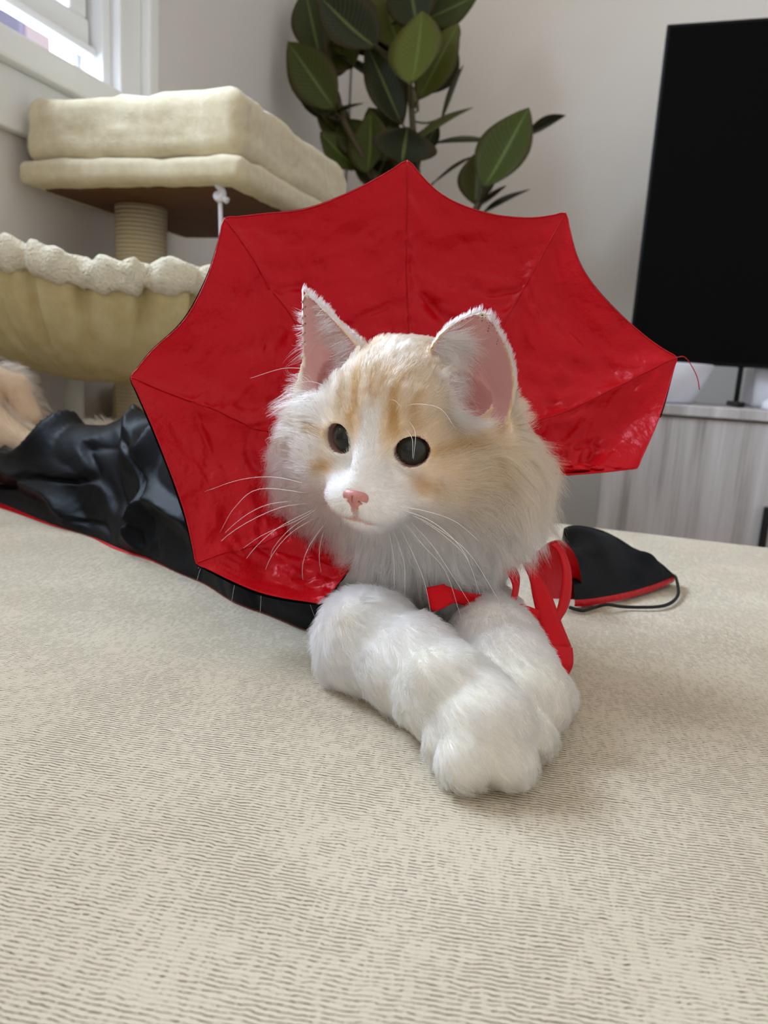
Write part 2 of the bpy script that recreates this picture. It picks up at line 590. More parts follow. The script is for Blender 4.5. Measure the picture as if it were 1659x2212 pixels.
def lathe(name, prof, center, mat, parent=None, k=40, squash=1.0):
    V, Fc = [], []
    for r, z in prof:
        for j in range(k):
            th = 2 * math.pi * j / k
            V.append(center + E1 * r * math.cos(th) + E2 * r * squash * math.sin(th) + EZ * z)
    for i in range(len(prof) - 1):
        for j in range(k):
            Fc.append((i * k + j, i * k + (j + 1) % k, (i + 1) * k + (j + 1) % k, (i + 1) * k + j))
    return mesh_obj(name, V, Fc, mat, parent)


o = lathe('bowl', [(.001, .002), (.085, 0), (.095, .006), (.132, .098), (.128, .102), (.122, .096), (.090, .014), (.001, .012)], room(.085, 2.12, .586), M_WHITE)
tag(o, 'white tapered bowl on the cabinet beside the red collar point', 'bowl')
o = rbox_obj('storage_box', .44, 2.33, .586, (.22, .16, .11), M_WHITE, None, .012, 3)
tag(o, 'white box on the cabinet under the television at the right edge', 'box')
bm = bmesh.new()
bmesh.ops.create_uvsphere(bm, u_segments=28, v_segments=16, radius=1)
for v in bm.verts:
    v.co = Vector((v.co.x * .042, v.co.y * .06, max(v.co.z, -.35) * .026 + .35 * .026))
bm.transform(room_mat(.372, 2.04, .586, .3))
ms = thing('computer_mouse', 'small white rounded mouse on the cabinet front edge', 'mouse', room(.372, 2.04, .586))
bm_obj('shell', bm, simple('mouse_white', srgb(240, 240, 250), .35), ms, True)
bm = bmesh.new()
bmesh.ops.create_cone(bm, cap_ends=True, segments=16, radius1=.005, radius2=.005, depth=.004)
bm.transform(Matrix.Translation(Vector(room(.364, 2.02, .586 + .034))) @ Matrix.Rotation(math.pi / 2, 4, 'Y'))
bm_obj('wheel', bm, simple('mouse_wheel', srgb(150, 150, 160), .5), ms, True)

# ------------------------------------------------------------------ cat tree
t = NT('plush_cream')
co = t.coords('Object')
n1 = t.noise(co, 60, 5, .6)
n2 = t.noise(co, 600, 3, .6)
t.l(t.ramp(n1, [(.3, srgb(222, 208, 172)), (.7, srgb(238, 228, 200))]), t.p.inputs['Base Color'])
t.set(Roughness=.95)
t.p.inputs['Specular IOR Level'].default_value = .1
t.p.inputs['Sheen Weight'].default_value = .4
t.bump(t.math('ADD', n1, n2), .7, .004)
M_PLUSH = t.m
t = NT('plush_tan')
co = t.coords('Object')
n1 = t.noise(co, 30, 5, .6)
t.l(t.ramp(n1, [(.3, srgb(196, 178, 128)), (.7, srgb(214, 200, 158))]), t.p.inputs['Base Color'])
t.set(Roughness=.95)
t.p.inputs['Specular IOR Level'].default_value = .1
t.bump(t.noise(co, 300, 4), .5, .002)
M_TAN = t.m
t = NT('sisal')
co = t.coords('Object')
wv = t.n('ShaderNodeTexWave', bands_direction='Z')
wv.inputs['Scale'].default_value = 42
wv.inputs['Distortion'].default_value = .6
t.l(co, wv.inputs['Vector'])
t.l(t.mix(wv.outputs['Fac'], srgb(206, 190, 150), srgb(226, 212, 178)), t.p.inputs['Base Color'])
t.set(Roughness=.9)
t.bump(wv.outputs['Fac'], .3, .002)
M_SISAL = t.m
M_BOARD = simple('brown_board', srgb(96, 66, 44), .7, .2, None, .12, 20)
M_PLUSHW = simple('plush_white', srgb(238, 230, 208), .95, .1, (260, 1.0, .006), .05, 40)

tree = thing('cat_tree', 'cream plush cat tree with padded platform and hammock under the window', 'cat tree', room(-.85, 1.3, 0))
PA0, PA1, PB0, PB1 = -1.03, -.615, 1.115, 1.61


def soft_box(name, a0, a1, b0, b1, z0, z1, bev, mat, parent, amp=.004, sc=28., cuts=14):
    bm = rbox((a1 - a0, b1 - b0, z1 - z0), bev, 5)
    bmesh.ops.subdivide_edges(bm, edges=[e for e in bm.edges if e.calc_length() > .05], cuts=cuts, use_grid_fill=True)
    bm.normal_update()
    P_ = np.array([v.co[:] for v in bm.verts])
    dn_ = (vnoise(P_, sc) - .5) * 2 * amp + (vnoise(P_ + 5, sc * 2.6) - .5) * amp
    for v, d in zip(bm.verts, dn_): v.co += v.normal * float(d)
    bm.transform(room_mat((a0 + a1) / 2, (b0 + b1) / 2, z0))
    return bm_obj(name, bm, mat, parent, True)


soft_box('board', PA0 - .01, PA1 + .012, PB0 - .008, PB1 + .01, .904, .944, .014, M_PLUSH, tree, .003)
rbox_obj('underside', (PA0 + PA1) / 2, (PB0 + PB1) / 2, .899, (PA1 - PA0 - .05, PB1 - PB0 - .05, .012), M_BOARD, tree, .002)
# the four bolsters round the platform, with a lower pad between
soft_box('bolster', PA0, PA1, PB0, PB0 + .10, .944, 1.046, .024, M_PLUSH, tree, .005)
soft_box('bolster', PA0, PA1, PB1 - .10, PB1, .944, 1.040, .035, M_PLUSH, tree, .005)
soft_box('bolster', PA1 - .10, PA1 + .002, PB0 + .03, PB1 - .02, .944, 1.044, .024, M_PLUSH, tree, .005)
soft_box('bolster', PA0 - .002, PA0 + .10, PB0 + .03, PB1 - .02, .944, 1.044, .024, M_PLUSH, tree, .005)
soft_box('pad', PA0 + .07, PA1 - .07, PB0 + .07, PB1 - .07, .944, .99, .018, M_PLUSH, tree, .004)
V, Fc = tube_mesh([room(-.905, 1.275, .03), room(-.905, 1.275, .5), room(-.905, 1.275, .901)], .0475, 32)
mesh_obj('post', V, Fc, M_SISAL, tree)
V, Fc = tube_mesh([room(-.985, 1.02 + .16, .03), room(-.985, 1.18, .60)], .017, 20)
mesh_obj('support_pole', V, Fc, simple('pole_white', srgb(214, 212, 204), .5), tree)
soft_box('base', -1.04, -.52, 1.02, 1.66, 0, .035, .012, M_PLUSH, tree, .001)
soft_box('cubby', -1.035, -.66, 1.34, 1.66, .036, .57, .02, M_TAN, tree, .003)
# hammock: gathered cloth bowl with a fluffy rim
nu, nv = 420, 26
th = np.linspace(0, 2 * np.pi, nu, endpoint=False)
vv_ = np.linspace(0, 1, nv)
HC, HRA, HRB, HZ0, HZ1 = (-.765, 1.0), .275, .20, .583, .735
TH, VV = np.meshgrid(th, vv_, indexing='ij')
rad_p = np.sin(VV * np.pi / 2) ** .55
gath = (.5 + .5 * np.cos(TH * 27 + 2.5 * np.sin(TH * 3))) ** 5
rp = rad_p * (1 - .10 * gath * np.clip(VV * 1.5 - .25, 0, 1))
zz = HZ0 + (HZ1 - HZ0) * (1 - np.cos(VV * np.pi / 2)) ** .80
tilt_ = -.020 * np.cos(TH) * VV
pts_h = (E1[None, None] * (HC[0] + HRA * rp * np.cos(TH))[..., None] + E2[None, None] * (HC[1] + HRB * rp * np.sin(TH))[..., None] + EZ[None, None] * (zz + tilt_)[..., None])
o = mesh_obj('hammock', pts_h.reshape(-1, 3), grid_faces(nu, nv, True), M_TAN, tree)
sm = o.modifiers.new('solid', 'SOLIDIFY')
sm.thickness = .008
nr = 14
ph = np.linspace(0, 2 * np.pi, nr, endpoint=False)
TH, PH = np.meshgrid(th, ph, indexing='ij')
gth = (.5 + .5 * np.cos(TH * 27 + 2.5 * np.sin(TH * 3))) ** 5
rr_ = .0175 * (1 - .22 * gth + .12 * np.sin(TH * 41 + 3 * np.sin(TH * 5)))
cr = 1 - .045 * gth
zr = HZ1 + .004 - .020 * np.cos(TH) + .006 * np.sin(TH * 7)
pr = (E1[None, None] * (HC[0] + (HRA * cr + rr_ * np.cos(PH) * .7) * np.cos(TH))[..., None] + E2[None, None] * (HC[1] + (HRB * cr + rr_ * np.cos(PH) * .7) * np.sin(TH))[..., None]
      + EZ[None, None] * (zr + rr_ * 1.25 * np.sin(PH))[..., None])
pr = pr.reshape(-1, 3)
pr += vec3noise(pr, 120.) * .003
fz = grid_faces(nu, nr, True)
I, J = np.meshgrid(np.arange(nu), np.arange(nr), indexing='ij')
fz = np.stack([I * nr + J, ((I + 1) % nu) * nr + J, ((I + 1) % nu) * nr + (J + 1) % nr, I * nr + (J + 1) % nr], -1).reshape(-1, 4)
mesh_obj('hammock_rim', pr, fz, M_PLUSHW, tree)
# dangling white string toy
M_STRING = simple('string_white', srgb(226, 226, 238), .8)
s0 = onplane(474, 380, E2, PB0 + .02)
s1 = onplane(481, 640, E2, PB0 + .02)
V, Fc = tube_mesh(spline([s0, s0 * .8 + s1 * .2, s0 * .45 + s1 * .55, s1], 14), .0035, 8)
toy = mesh_obj('string', V, Fc, M_STRING, tree)
kn = s0 * .86 + s1 * .14
V, Fc = tube_mesh(spline([kn + E1 * -.006 + EZ * .014, kn + E1 * .006, kn - EZ * .010 + E2 * -.004, kn - E1 * .006 - EZ * .002, kn + E1 * .014 - EZ * .012], 20), .0055, 8)
mesh_obj('knot', V, Fc, M_STRING, tree)

# ------------------------------------------------------------------ rubber plant
t = NT('rubber_leaf')
at_ = t.n('ShaderNodeAttribute', attribute_name='uvw')
sx = t.n('ShaderNodeSeparateXYZ')
t.l(at_.outputs['Vector'], sx.inputs[0])
oi = t.n('ShaderNodeObjectInfo')
ax_ = t.math('ABSOLUTE', sx.outputs[0])
vn_ = t.math('FRACT', t.math('MULTIPLY', t.math('SUBTRACT', sx.outputs[1], t.math('MULTIPLY', ax_, .22)), 16))
vein = t.math('LESS_THAN', vn_, .10)
green = t.ramp(oi.outputs['Random'], [(0, srgb(26, 30, 14)), (.35, srgb(40, 47, 18)), (.62, srgb(58, 68, 22)), (.82, srgb(56, 50, 20)), (1, srgb(96, 106, 38))])
mid = t.math('LESS_THAN', ax_, .055)
c1 = t.mix(t.math('MULTIPLY', vein, .25), green, srgb(120, 140, 66))
edge = t.n('ShaderNodeMapRange', interpolation_type='SMOOTHSTEP')
edge.inputs['From Min'].default_value = .55
edge.inputs['From Max'].default_value = 1.0
t.l(ax_, edge.inputs['Value'])
c1 = t.mix(t.math('MULTIPLY', edge.outputs[0], .55), c1, srgb(64, 48, 26))
c1 = t.mix(t.math('MULTIPLY', mid, .55), c1, srgb(110, 126, 66))
t.l(c1, t.p.inputs['Base Color'])
t.set(Roughness=.45)
t.p.inputs['Specular IOR Level'].default_value = .18
M_LEAF = t.m
M_STEM = simple('plant_stem', srgb(70, 60, 36), .7)
PLB = 2.10
pb = room(-.60, PLB, 0)
plant = thing('rubber_plant', 'tall potted rubber plant with broad dark leaves in the room corner', 'plant', pb)
LEAVES = [((887, 180), (908, 33), 100, 2.00), ((904, 213), (982, 61), 66, 2.08), ((910, 45), (1022, -8), 62, 2.10), ((812, 100), (700, -6), 105, 2.04),
          ((722, 235), (629, 100), 80, 2.08), ((703, 246), (777, 221), 38, 2.10), ((692, 248), (632, 178), 42, 2.12), ((824, 182), (732, 115), 34, 2.14),
          ((868, 268), (798, 105), 66, 2.10), ((792, 372), (797, 250), 80, 2.08), ((868, 350), (880, 280), 112, 2.04), ((895, 305), (1008, 233), 38, 2.06),
          ((952, 260), (992, 150), 48, 2.16), ((1045, 402), (1132, 243), 96, 2.02), ((1135, 290), (1212, 250), 38, 2.08), ((1060, 302), (945, 304), 44, 2.10),
          ((1026, 440), (1032, 335), 64, 2.12), ((1045, 458), (1134, 409), 38, 2.08), ((1028, 446), (1086, 402), 48, 2.10), ((935, 395), (1014, 338), 30, 2.10),
          ((852, 115), (762, -25), 115, 2.14), ((692, 125), (662, -15), 76, 2.10), ((862, 105), (828, -35), 95, 2.12), ((762, 145), (690, 55), 95, 2.14),
          ((732, 265), (650, 160), 66, 2.15), ((800, 335), (735, 262), 64, 2.12), ((775, 365), (700, 290), 66, 2.13), ((930, 120), (960, 20), 80, 2.16),
          ((900, 60), (880, -60), 90, 2.06), ((940, 20), (1000, -70), 80, 2.1), ((700, 30), (690, -90), 90, 2.1), ((780, 10), (760, -110), 90, 2.1),
          ((830, 350), (840, 275), 70, 2.12), ((700, 200), (660, 120), 60, 2.16), ((850, 400), (770, 330), 70, 2.14), ((820, 60), (870, -40), 90, 2.16), ((760, 100), (810, 10), 80, 2.17), ((690, 170), (720, 70), 80, 2.17), ((900, 340), (940, 270), 60, 2.12), ((840, 330), (800, 240), 70, 2.16), ((760, 330), (690, 220), 60, 2.17), ((930, 200), (985, 120), 50, 2.17), ((740, 290), (700, 200), 66, 2.17), ((900, 380), (840, 320), 80, 2.17), ((690, 90), (650, 20), 60, 2.17), ((905, 240), (870, 150), 60, 2.16)]
lr = np.random.default_rng(5)


def leaf_mesh(base, tip, w, nrm, curl):
    ax1 = tip - base
    ln_ = np.linalg.norm(ax1)
    ax1 = ax1 / ln_
    nrm = nrm - ax1 * (nrm @ ax1)
    nrm /= np.linalg.norm(nrm)
    sd = np.cross(ax1, nrm)
    nl, nw = 13, 7
    V, uv, Fc = [], [], []
    for i in range(nl):
        f = i / (nl - 1)
        hw_ = w / 2 * (math.sin(math.pi * min(1, f * .97 + .015)) ** .80) * (1 - .42 * f * f)
        if i == nl - 1: hw_ = .0005
        for j in range(nw):
            s_ = -1 + 2 * j / (nw - 1)
            up = -.30 * hw_ * (1 - abs(s_)) + curl * ln_ * math.sin(math.pi * f) - curl * ln_ * .8 * f * f
            V.append(base + ax1 * ln_ * f + sd * hw_ * s_ + nrm * up)
            uv.append((s_, f, 0))
    for i in range(nl - 1):
        for j in range(nw - 1):
            Fc.append((i * nw + j, i * nw + j + 1, (i + 1) * nw + j + 1, (i + 1) * nw + j))
    return V, Fc, uv


STEMS = [[pb + EZ * .28, at(905, 520, 2.12), at(895, 320, 2.10), at(880, 130, 2.10), at(860, -80, 2.10)],
         [pb + EZ * .28, at(860, 520, 2.14), at(800, 370, 2.12), at(735, 240, 2.12), at(700, 60, 2.12), at(715, -80, 2.12)],
         [pb + EZ * .28, at(960, 560, 2.10), at(1030, 450, 2.10), at(1065, 350, 2.07), at(1080, 300, 2.05)]]
for st_ in STEMS:
    V, Fc = tube_mesh(spline(st_, 24), np.linspace(.013, .006, 24), 10)
    mesh_obj('stem', V, Fc, M_STEM, plant)
stem_pts = np.concatenate([spline(s_, 60) for s_ in STEMS])
for (b_, t_, w_, d_) in LEAVES:
    B_ = at(*b_, d_ + .015)
    T_ = at(*t_, d_ - .02 + .05 * lr.random())
    T_ = T_ + (T_ - B_) * .10
    nrm_ = -F0 + .35 * lr.normal(size=3) + np.array([-.1, 0, .45])
    if w_ < 50: nrm_ = nrm_ + np.array([0, .6, .8])
    V, Fc, uv = leaf_mesh(B_, T_, w_ / FPX * d_ * 1.42, nrm_, .05)
    o = mesh_obj('leaf', V, Fc, M_LEAF, plant)
    at2 = o.data.attributes.new('uvw', 'FLOAT_VECTOR', 'POINT')
    at2.data.foreach_set('vector', np.array(uv, np.float32).ravel())
    sm = o.modifiers.new('solid', 'SOLIDIFY')
    sm.thickness = .0015
    # stalk from the nearest stem point below
    k_ = np.argmin(np.linalg.norm(stem_pts - B_ + EZ * .03, axis=1))
    V, Fc = tube_mesh(spline([stem_pts[k_], (stem_pts[k_] + B_) / 2 + EZ * -.006, B_ + (T_ - B_) * .03], 8), .003, 6)
    mesh_obj('stalk', V, Fc, M_STEM, o)
lathe('pot', [(.001, 0), (.12, 0), (.13, .01), (.165, .29), (.170, .30), (.160, .305), (.150, .29), (.001, .28)], pb, simple('pot_grey', srgb(150, 150, 150), .6), plant)
# ------------------------------------------------------------------ the cat
def head_frame(yaw, pitch, roll):
    y, p, r = [math.radians(v) for v in (yaw, pitch, roll)]
    f = np.array([-math.sin(y) * math.cos(p), -math.cos(y) * math.cos(p), -math.sin(p)])
    x = np.array([math.cos(y), -math.sin(y), 0.])
    z = np.cross(f, x)
    if z[2] < 0: z = -z
    return np.stack([math.cos(r) * x - math.sin(r) * z, f, math.cos(r) * z + math.sin(r) * x], 1)


HM = head_frame(25, 10, 4)                 # head axes: to the photo's right, out of the face, up
HO = at(808, 962, .413)                    # between the eyes


def hw(q):                                  # head centimetres -> world
    return HO + (np.asarray(q, float) / 100) @ HM.T


def wh(p):                                  # world -> head centimetres
    return (np.asarray(p) - HO) @ HM * 100


def rotxyz(ax, ay, az):
    return np.array(Matrix.Rotation(az, 3, 'Z') @ Matrix.Rotation(ay, 3, 'Y') @ Matrix.Rotation(ax, 3, 'X'))


class Ell:
    def __init__(s, g, c, r, rot=None, head=False, k=.01):
        s.g, s.k = g, k
        if head:
            s.c, s.r = hw(c), np.array(r) / 100
            s.R = HM if rot is None else HM @ rot
        else:
            s.c, s.r = np.array(c, float), np.array(r, float)
            s.R = np.eye(3) if rot is None else rot
        ext = np.abs(s.R) @ s.r
        s.lo, s.hi = s.c - ext, s.c + ext

    def d(s, p):
        q = ((p - s.c) @ s.R)
        k0 = np.sqrt(((q / s.r) ** 2).sum(-1)) + 1e-9
        k1 = np.sqrt(((q / s.r ** 2) ** 2).sum(-1)) + 1e-9
        return k0 * (k0 - 1) / k1


class Cap:
    def __init__(s, g, a, b, ra, rb, head=False, k=.01):
        s.g, s.k = g, k
        if head:
            a, b, ra, rb = hw(a), hw(b), ra / 100, rb / 100
        s.a, s.b, s.ra, s.rb = np.array(a, float), np.array(b, float), ra, rb
        m = max(ra, rb)
        s.lo, s.hi = np.minimum(s.a, s.b) - m, np.maximum(s.a, s.b) + m

    def d(s, p):
        ab = s.b - s.a
        t = np.clip(((p - s.a) @ ab) / (ab @ ab), 0, 1)
        q = p - s.a - t[..., None] * ab
        return np.sqrt((q * q).sum(-1)) - (s.ra + t * (s.rb - s.ra))


class Ear:
    """curved, tapering sheet: base edge from medial to lateral, up to a tip; hollow towards 'face'"""
    def __init__(s, g, med, lat, tip, face, depth, thick, power=1.5, k=.004):
        s.g, s.k = g, k
        med, lat, tip = hw(med), hw(lat), hw(tip)
        s.o = (med + lat) / 2
        s.x = lat - med
        s.wd = np.linalg.norm(s.x)
        s.x = s.x / s.wd
        up = tip - s.o
        s.n = np.asarray(face, float) @ HM.T
        s.n = s.n - s.x * (s.n @ s.x)
        s.z = np.cross(s.x, s.n)
        s.z /= np.linalg.norm(s.z)
        if s.z @ up < 0: s.z = -s.z
        s.n = s.n - s.z * (s.n @ s.z)
        s.n /= np.linalg.norm(s.n)
        s.h = up @ s.z
        s.tx = up @ s.x
        s.tn = up @ s.n
        s.depth, s.t, s.pw = depth / 100, thick / 100, power
        pts = np.stack([med, lat, tip, s.o - s.n * s.depth])
        s.lo, s.hi = pts.min(0) - .008, pts.max(0) + .008

    def coord(s, p):
        q = p - s.o
        z = q @ s.z
        v = np.clip(z / s.h, -.3, 1.2)
        cx = s.tx * np.clip(v, 0, 1) ** 1.15
        w = s.wd / 2 * np.clip(1 - np.clip(v, 0, 1) ** s.pw, 0, 1)
        x = q @ s.x - cx
        y = q @ s.n - s.tn * v
        return x, y, z, v, w

    def d(s, p):
        x, y, z, v, w = s.coord(p)
        u = np.clip(x / np.maximum(w, .003), -1.3, 1.3)
        dep = s.depth * np.clip(1 - v, 0, 1) ** .6
        ys = -dep * (1 - u * u)
        slope = 2 * dep * np.abs(u) / np.maximum(w, .004)
        d = np.abs(y - ys) / np.sqrt(1 + slope * slope) - s.t * (1 - .35 * np.clip(v, 0, 1))
        return np.maximum(np.maximum(d, np.abs(x) - w), np.maximum(z - s.h, -z - .004))


LA = [onz(812, 1388, S + .0235), onz(888, 1440, S + .0240), onz(968, 1500, S + .0235), onz(1045, 1568, S + .0215)]
LB = [onz(1044, 1350, S + .025), onz(1068, 1398, S + .026), onz(1102, 1450, S + .025), onz(1140, 1503, S + .0215)]
CH = np.array([.022, .515, S + .06])
NK = hw((0, -8.5, -4.5))
TAIL = [at(95, 985, .90), at(30, 945, .90), at(-35, 880, .91), at(-20, 815, .92), at(35, 835, .93), at(62, 900, .93)]
P = []
# head
P += [Ell('head', (0, -4.3, 1.5), (4.2, 4.6, 3.75), head=True),
      Ell('head', (0, -1.9, 1.7), (3.0, 2.0, 2.5), head=True, k=.014),
      Ell('head', (2.8, -2.5, -1.9), (2.5, 2.7, 2.5), head=True, k=.014),
      Ell('head', (-2.8, -2.5, -1.9), (2.5, 2.7, 2.5), head=True, k=.014),
      Cap('head', (0, -1.0, 1.0), (0, 1.35, -1.9), 1.25, .78, head=True, k=.010),
      Ell('head', (0, -2.2, -3.2), (2.4, 2.8, 1.7), head=True, k=.014),
      Ell('head', (1.05, .72, -3.05), (1.5, 1.3, 1.12), rotxyz(0, -.15, -.35), head=True, k=.010),
      Ell('head', (-1.05, .72, -3.05), (1.5, 1.3, 1.12), rotxyz(0, .15, .35), head=True, k=.010),
      Ell('head', (0, .70, -3.0), (.8, 1.08, .95), head=True, k=.006),
      Ell('head', (0, .35, -4.15), (1.25, 1.0, .75), head=True, k=.008)]
# eye lids
EYE_C = [np.array((-1.98, -1.10, -.05)), np.array((1.98, -1.10, -.05))]
EYE_AX = [np.array((-.26, .96, .03)), np.array((.26, .96, .03))]
EYE_R = 1.14
for c in EYE_C: P.append(Ell('head', c, (1.30, 1.30, 1.22), head=True, k=.006))
# ears
EARL = Ear('earl', (-1.55, -2.7, 3.7), (-6.5, -3.9, 1.3), (-6.75, -3.4, 7.55), (-.45, .85, .15), 1.6, .19, 1.35)
EARR = Ear('earr', (1.45, -2.6, 3.5), (6.3, -4.2, 1.7), (4.25, -4.3, 7.25), (.42, .88, .12), 2.5, .19, 2.9)
P += [Cap('head', (-2.6, -4.6, 2.9), (-4.9, -5.4, 1.6), 1.0, 1.0, head=True), Cap('head', (2.6, -4.8, 2.9), (4.9, -5.8, 1.4), 1.0, 1.0, head=True)]
P += [EARL, EARR]
# ruff, neck, chest, trunk
P += [Ell('ruff', (.0, -5.6, -3.6), (6.7, 3.6, 4.6), head=True, k=.02),
      Ell('ruff', (4.5, -5.6, -2.8), (3.0, 3.0, 3.8), head=True, k=.02),
      Ell('ruff', (-4.9, -4.6, -3.9), (3.0, 2.6, 3.2), head=True, k=.02),
      Ell('ruff', (-4.4, -3.8, -.9), (1.9, 2.2, 2.4), head=True, k=.035),
      Ell('ruff', (1.6, -4.6, -7.0), (3.8, 2.8, 2.8), head=True, k=.02),
      Cap('chest', NK, CH, .052, .050, k=.03),
      Ell('chest', CH + np.array([.008, -.022, -.002]), (.042, .036, .052), k=.02),
      Cap('body', CH + np.array([-.02, .05, -.008]), (-.10, .675, S + .040), .036, .034, k=.03),
      Cap('body', (-.10, .675, S + .040), (-.34, .875, S + .040), .034, .032, k=.03)]
# front legs and paws
P += [Cap('lega', CH + np.array([-.02, -.005, -.03]), LA[0], .023, .022, k=.012),
      Cap('lega', LA[0], LA[1], .0225, .0238, k=.015), Cap('lega', LA[1], LA[2], .0238, .0216, k=.01),
      Cap('lega', LA[2], LA[3], .0212, .0225, k=.01),
      Ell('lega', onz(768, 1396, S + .0225), (.015, .018, .020), k=.03),
      Ell('lega', onz(950, 1450, S + .041), (.010, .010, .008), k=.014),
      Cap('legb', CH + np.array([.03, 0, -.03]), LB[0], .024, .023, k=.012),
      Cap('legb', LB[0], LB[1], .0235, .0230, k=.012), Cap('legb', LB[1], LB[2], .0230, .0215, k=.012), Cap('legb', LB[2], LB[3], .0215, .0215, k=.01)]
for (x, y, z, rx) in ((982, 1600, .013, .0125), (1012, 1634, .0135, .0135), (1086, 1634, .0135, .0135), (1130, 1590, .013, .0125)):
    c = onz(x, y, S + z)
    P.append(Cap('lega', LA[3] * .5 + c * .5, c + (c - LA[3]) * [.16, .16, 0], rx, rx * .95, k=.0035))
for (x, y, z, rx) in ((1116, 1530, .012, .0115), (1160, 1538, .0125, .012), (1188, 1510, .012, .0115)):
    c = onz(x, y, S + z)
    P.append(Cap('legb', LB[3] * .5 + c * .5, c + (c - LB[3]) * [.16, .16, 0], rx, rx * .95, k=.0035))
# tail
for i in range(len(TAIL) - 1):
    P.append(Cap('tail', TAIL[i], TAIL[i + 1], .016, .016, k=.008))
P.append(Cap('tail', (-.34, .875, S + .05), TAIL[0], .04, .018, k=.02))


def smin(a, b, k):
    h = np.clip(k - np.abs(a - b), 0, None) / k
    return np.minimum(a, b) - h * h * k * .25


def axis_lines(segs):
    out = []
    for a, b, st in segs:
        out.append(np.arange(a, b, st))
    out.append(np.array([segs[-1][1]]))
    return np.concatenate(out)


def surface_nets(F, ax):
    """iso-surface at 0 of F on the rectilinear grid ax = (x, y, z)"""
    ins = F < 0
    nx, ny, nz = F.shape
    cell = np.zeros((nx - 1, ny - 1, nz - 1), np.int16)
    for i in (0, 1):
        for j in (0, 1):
            for k in (0, 1):
                cell += ins[i:nx - 1 + i, j:ny - 1 + j, k:nz - 1 + k]
    act = np.argwhere((cell > 0) & (cell < 8))
    idx = -np.ones(cell.shape, np.int64)
    idx[tuple(act.T)] = np.arange(len(act))
    acc = np.zeros((len(act), 3))
    cnt = np.zeros(len(act))
    offs = [(0, 0, 0), (1, 0, 0), (0, 1, 0), (1, 1, 0), (0, 0, 1), (1, 0, 1), (0, 1, 1), (1, 1, 1)]
    val = [F[act[:, 0] + o[0], act[:, 1] + o[1], act[:, 2] + o[2]] for o in offs]
    pos = [np.stack([ax[d][act[:, d] + o[d]] for d in range(3)], 1) for o in offs]
    for a in range(8):
        for d in (1, 2, 4):
            b = a | d
            if b == a: continue
            cr = (val[a] < 0) != (val[b] < 0)
            t = np.where(cr, val[a] / np.where(cr, val[a] - val[b], 1), 0)[:, None]
            acc += np.where(cr[:, None], pos[a] + (pos[b] - pos[a]) * t, 0)
            cnt += cr
    V = acc / cnt[:, None]
    Q = []
    for d in range(3):
        sl0 = [slice(None)] * 3
        sl1 = [slice(None)] * 3
        sl0[d], sl1[d] = slice(0, -1), slice(1, None)
        a, b = ins[tuple(sl0)], ins[tuple(sl1)]
        e = np.argwhere(a != b)
        u, v = (d + 1) % 3, (d + 2) % 3
        ok = (e[:, u] > 0) & (e[:, v] > 0) & (e[:, u] < F.shape[u] - 1) & (e[:, v] < F.shape[v] - 1)
        e = e[ok]
        flip = a[tuple(e.T)]
        qs = []
        for (du, dv) in ((-1, -1), (0, -1), (0, 0), (-1, 0)):
            c = e.copy()
            c[:, u] += du
            c[:, v] += dv
            qs.append(idx[tuple(c.T)])
        q = np.stack(qs, 1)
        q[~flip] = q[~flip][:, ::-1]
        Q.append(q)
    return V, np.concatenate(Q)


def field(prims, ax, pad=.03, big=.05):
    F = np.full([len(a) for a in ax], big, np.float32)
    for p in prims:
        sl, sub = [], []
        for d in range(3):
            i0 = np.searchsorted(ax[d], p.lo[d] - pad)
            i1 = np.searchsorted(ax[d], p.hi[d] + pad)
            sl.append(slice(i0, i1))
            sub.append(ax[d][i0:i1])
        if min(len(s) for s in sub) == 0: continue
        g = np.stack(np.meshgrid(*sub, indexing='ij'), -1)
        dd = p.d(g).astype(np.float32)
        F[tuple(sl)] = smin(F[tuple(sl)], np.minimum(dd, big), p.k)
    return F


hc = hw((0, -2, 1))
ax = (axis_lines([(-.55, -.12, .005), (-.12, -.085, .003), (-.085, .075, .00135), (.075, .16, .0025)]),
      axis_lines([(.26, .355, .002), (.355, .49, .00135), (.49, .56, .003), (.56, 1.02, .006)]),
      axis_lines([(S - .002, S + .09, .0018), (S + .09, S + .235, .00135), (S + .235, S + .29, .004)]))
FLD = field(P, ax)


def eye_local(p, i):
    """coordinates in the eye's own frame (cm): across, out, up"""
    q = wh(p) - EYE_C[i]
    a = EYE_AX[i] / np.linalg.norm(EYE_AX[i])
    x = np.cross(a, [0, 0, 1.])
    x /= np.linalg.norm(x)
    z = np.cross(x, a)
    tilt = math.radians(-14 if i == 0 else 14)
    x2 = math.cos(tilt) * x + math.sin(tilt) * z
    z2 = math.cos(tilt) * z - math.sin(tilt) * x
    return q @ x2, q @ a, q @ z2


def almond(p, i):
    """< 0 inside the eye opening (cm); narrower towards the corners"""
    x, y, z = eye_local(p, i)
    hx, hz = .99, .83
    u = np.clip(np.abs(x) / hx, 0, 1.4)
    lim = hz * np.clip(1 - u ** 2.3, 0, 1) ** .62
    return np.maximum(np.abs(x) - hx, np.abs(z - .02) - lim), np.sqrt(x * x + y * y + z * z), y


for i in (0, 1):
    sl, sub = [], []
    for d in range(3):
        c = hw(EYE_C[i])[d]
        i0, i1 = np.searchsorted(ax[d], c - .024), np.searchsorted(ax[d], c + .024)
        sl.append(slice(i0, i1))
        sub.append(ax[d][i0:i1])
    g = np.stack(np.meshgrid(*sub, indexing='ij'), -1)
    al, rr, yy = almond(g, i)
    cut = np.maximum(np.maximum(al, EYE_R - .08 - rr), -yy) / 100
    FLD[tuple(sl)] = np.maximum(FLD[tuple(sl)], -cut.astype(np.float32))
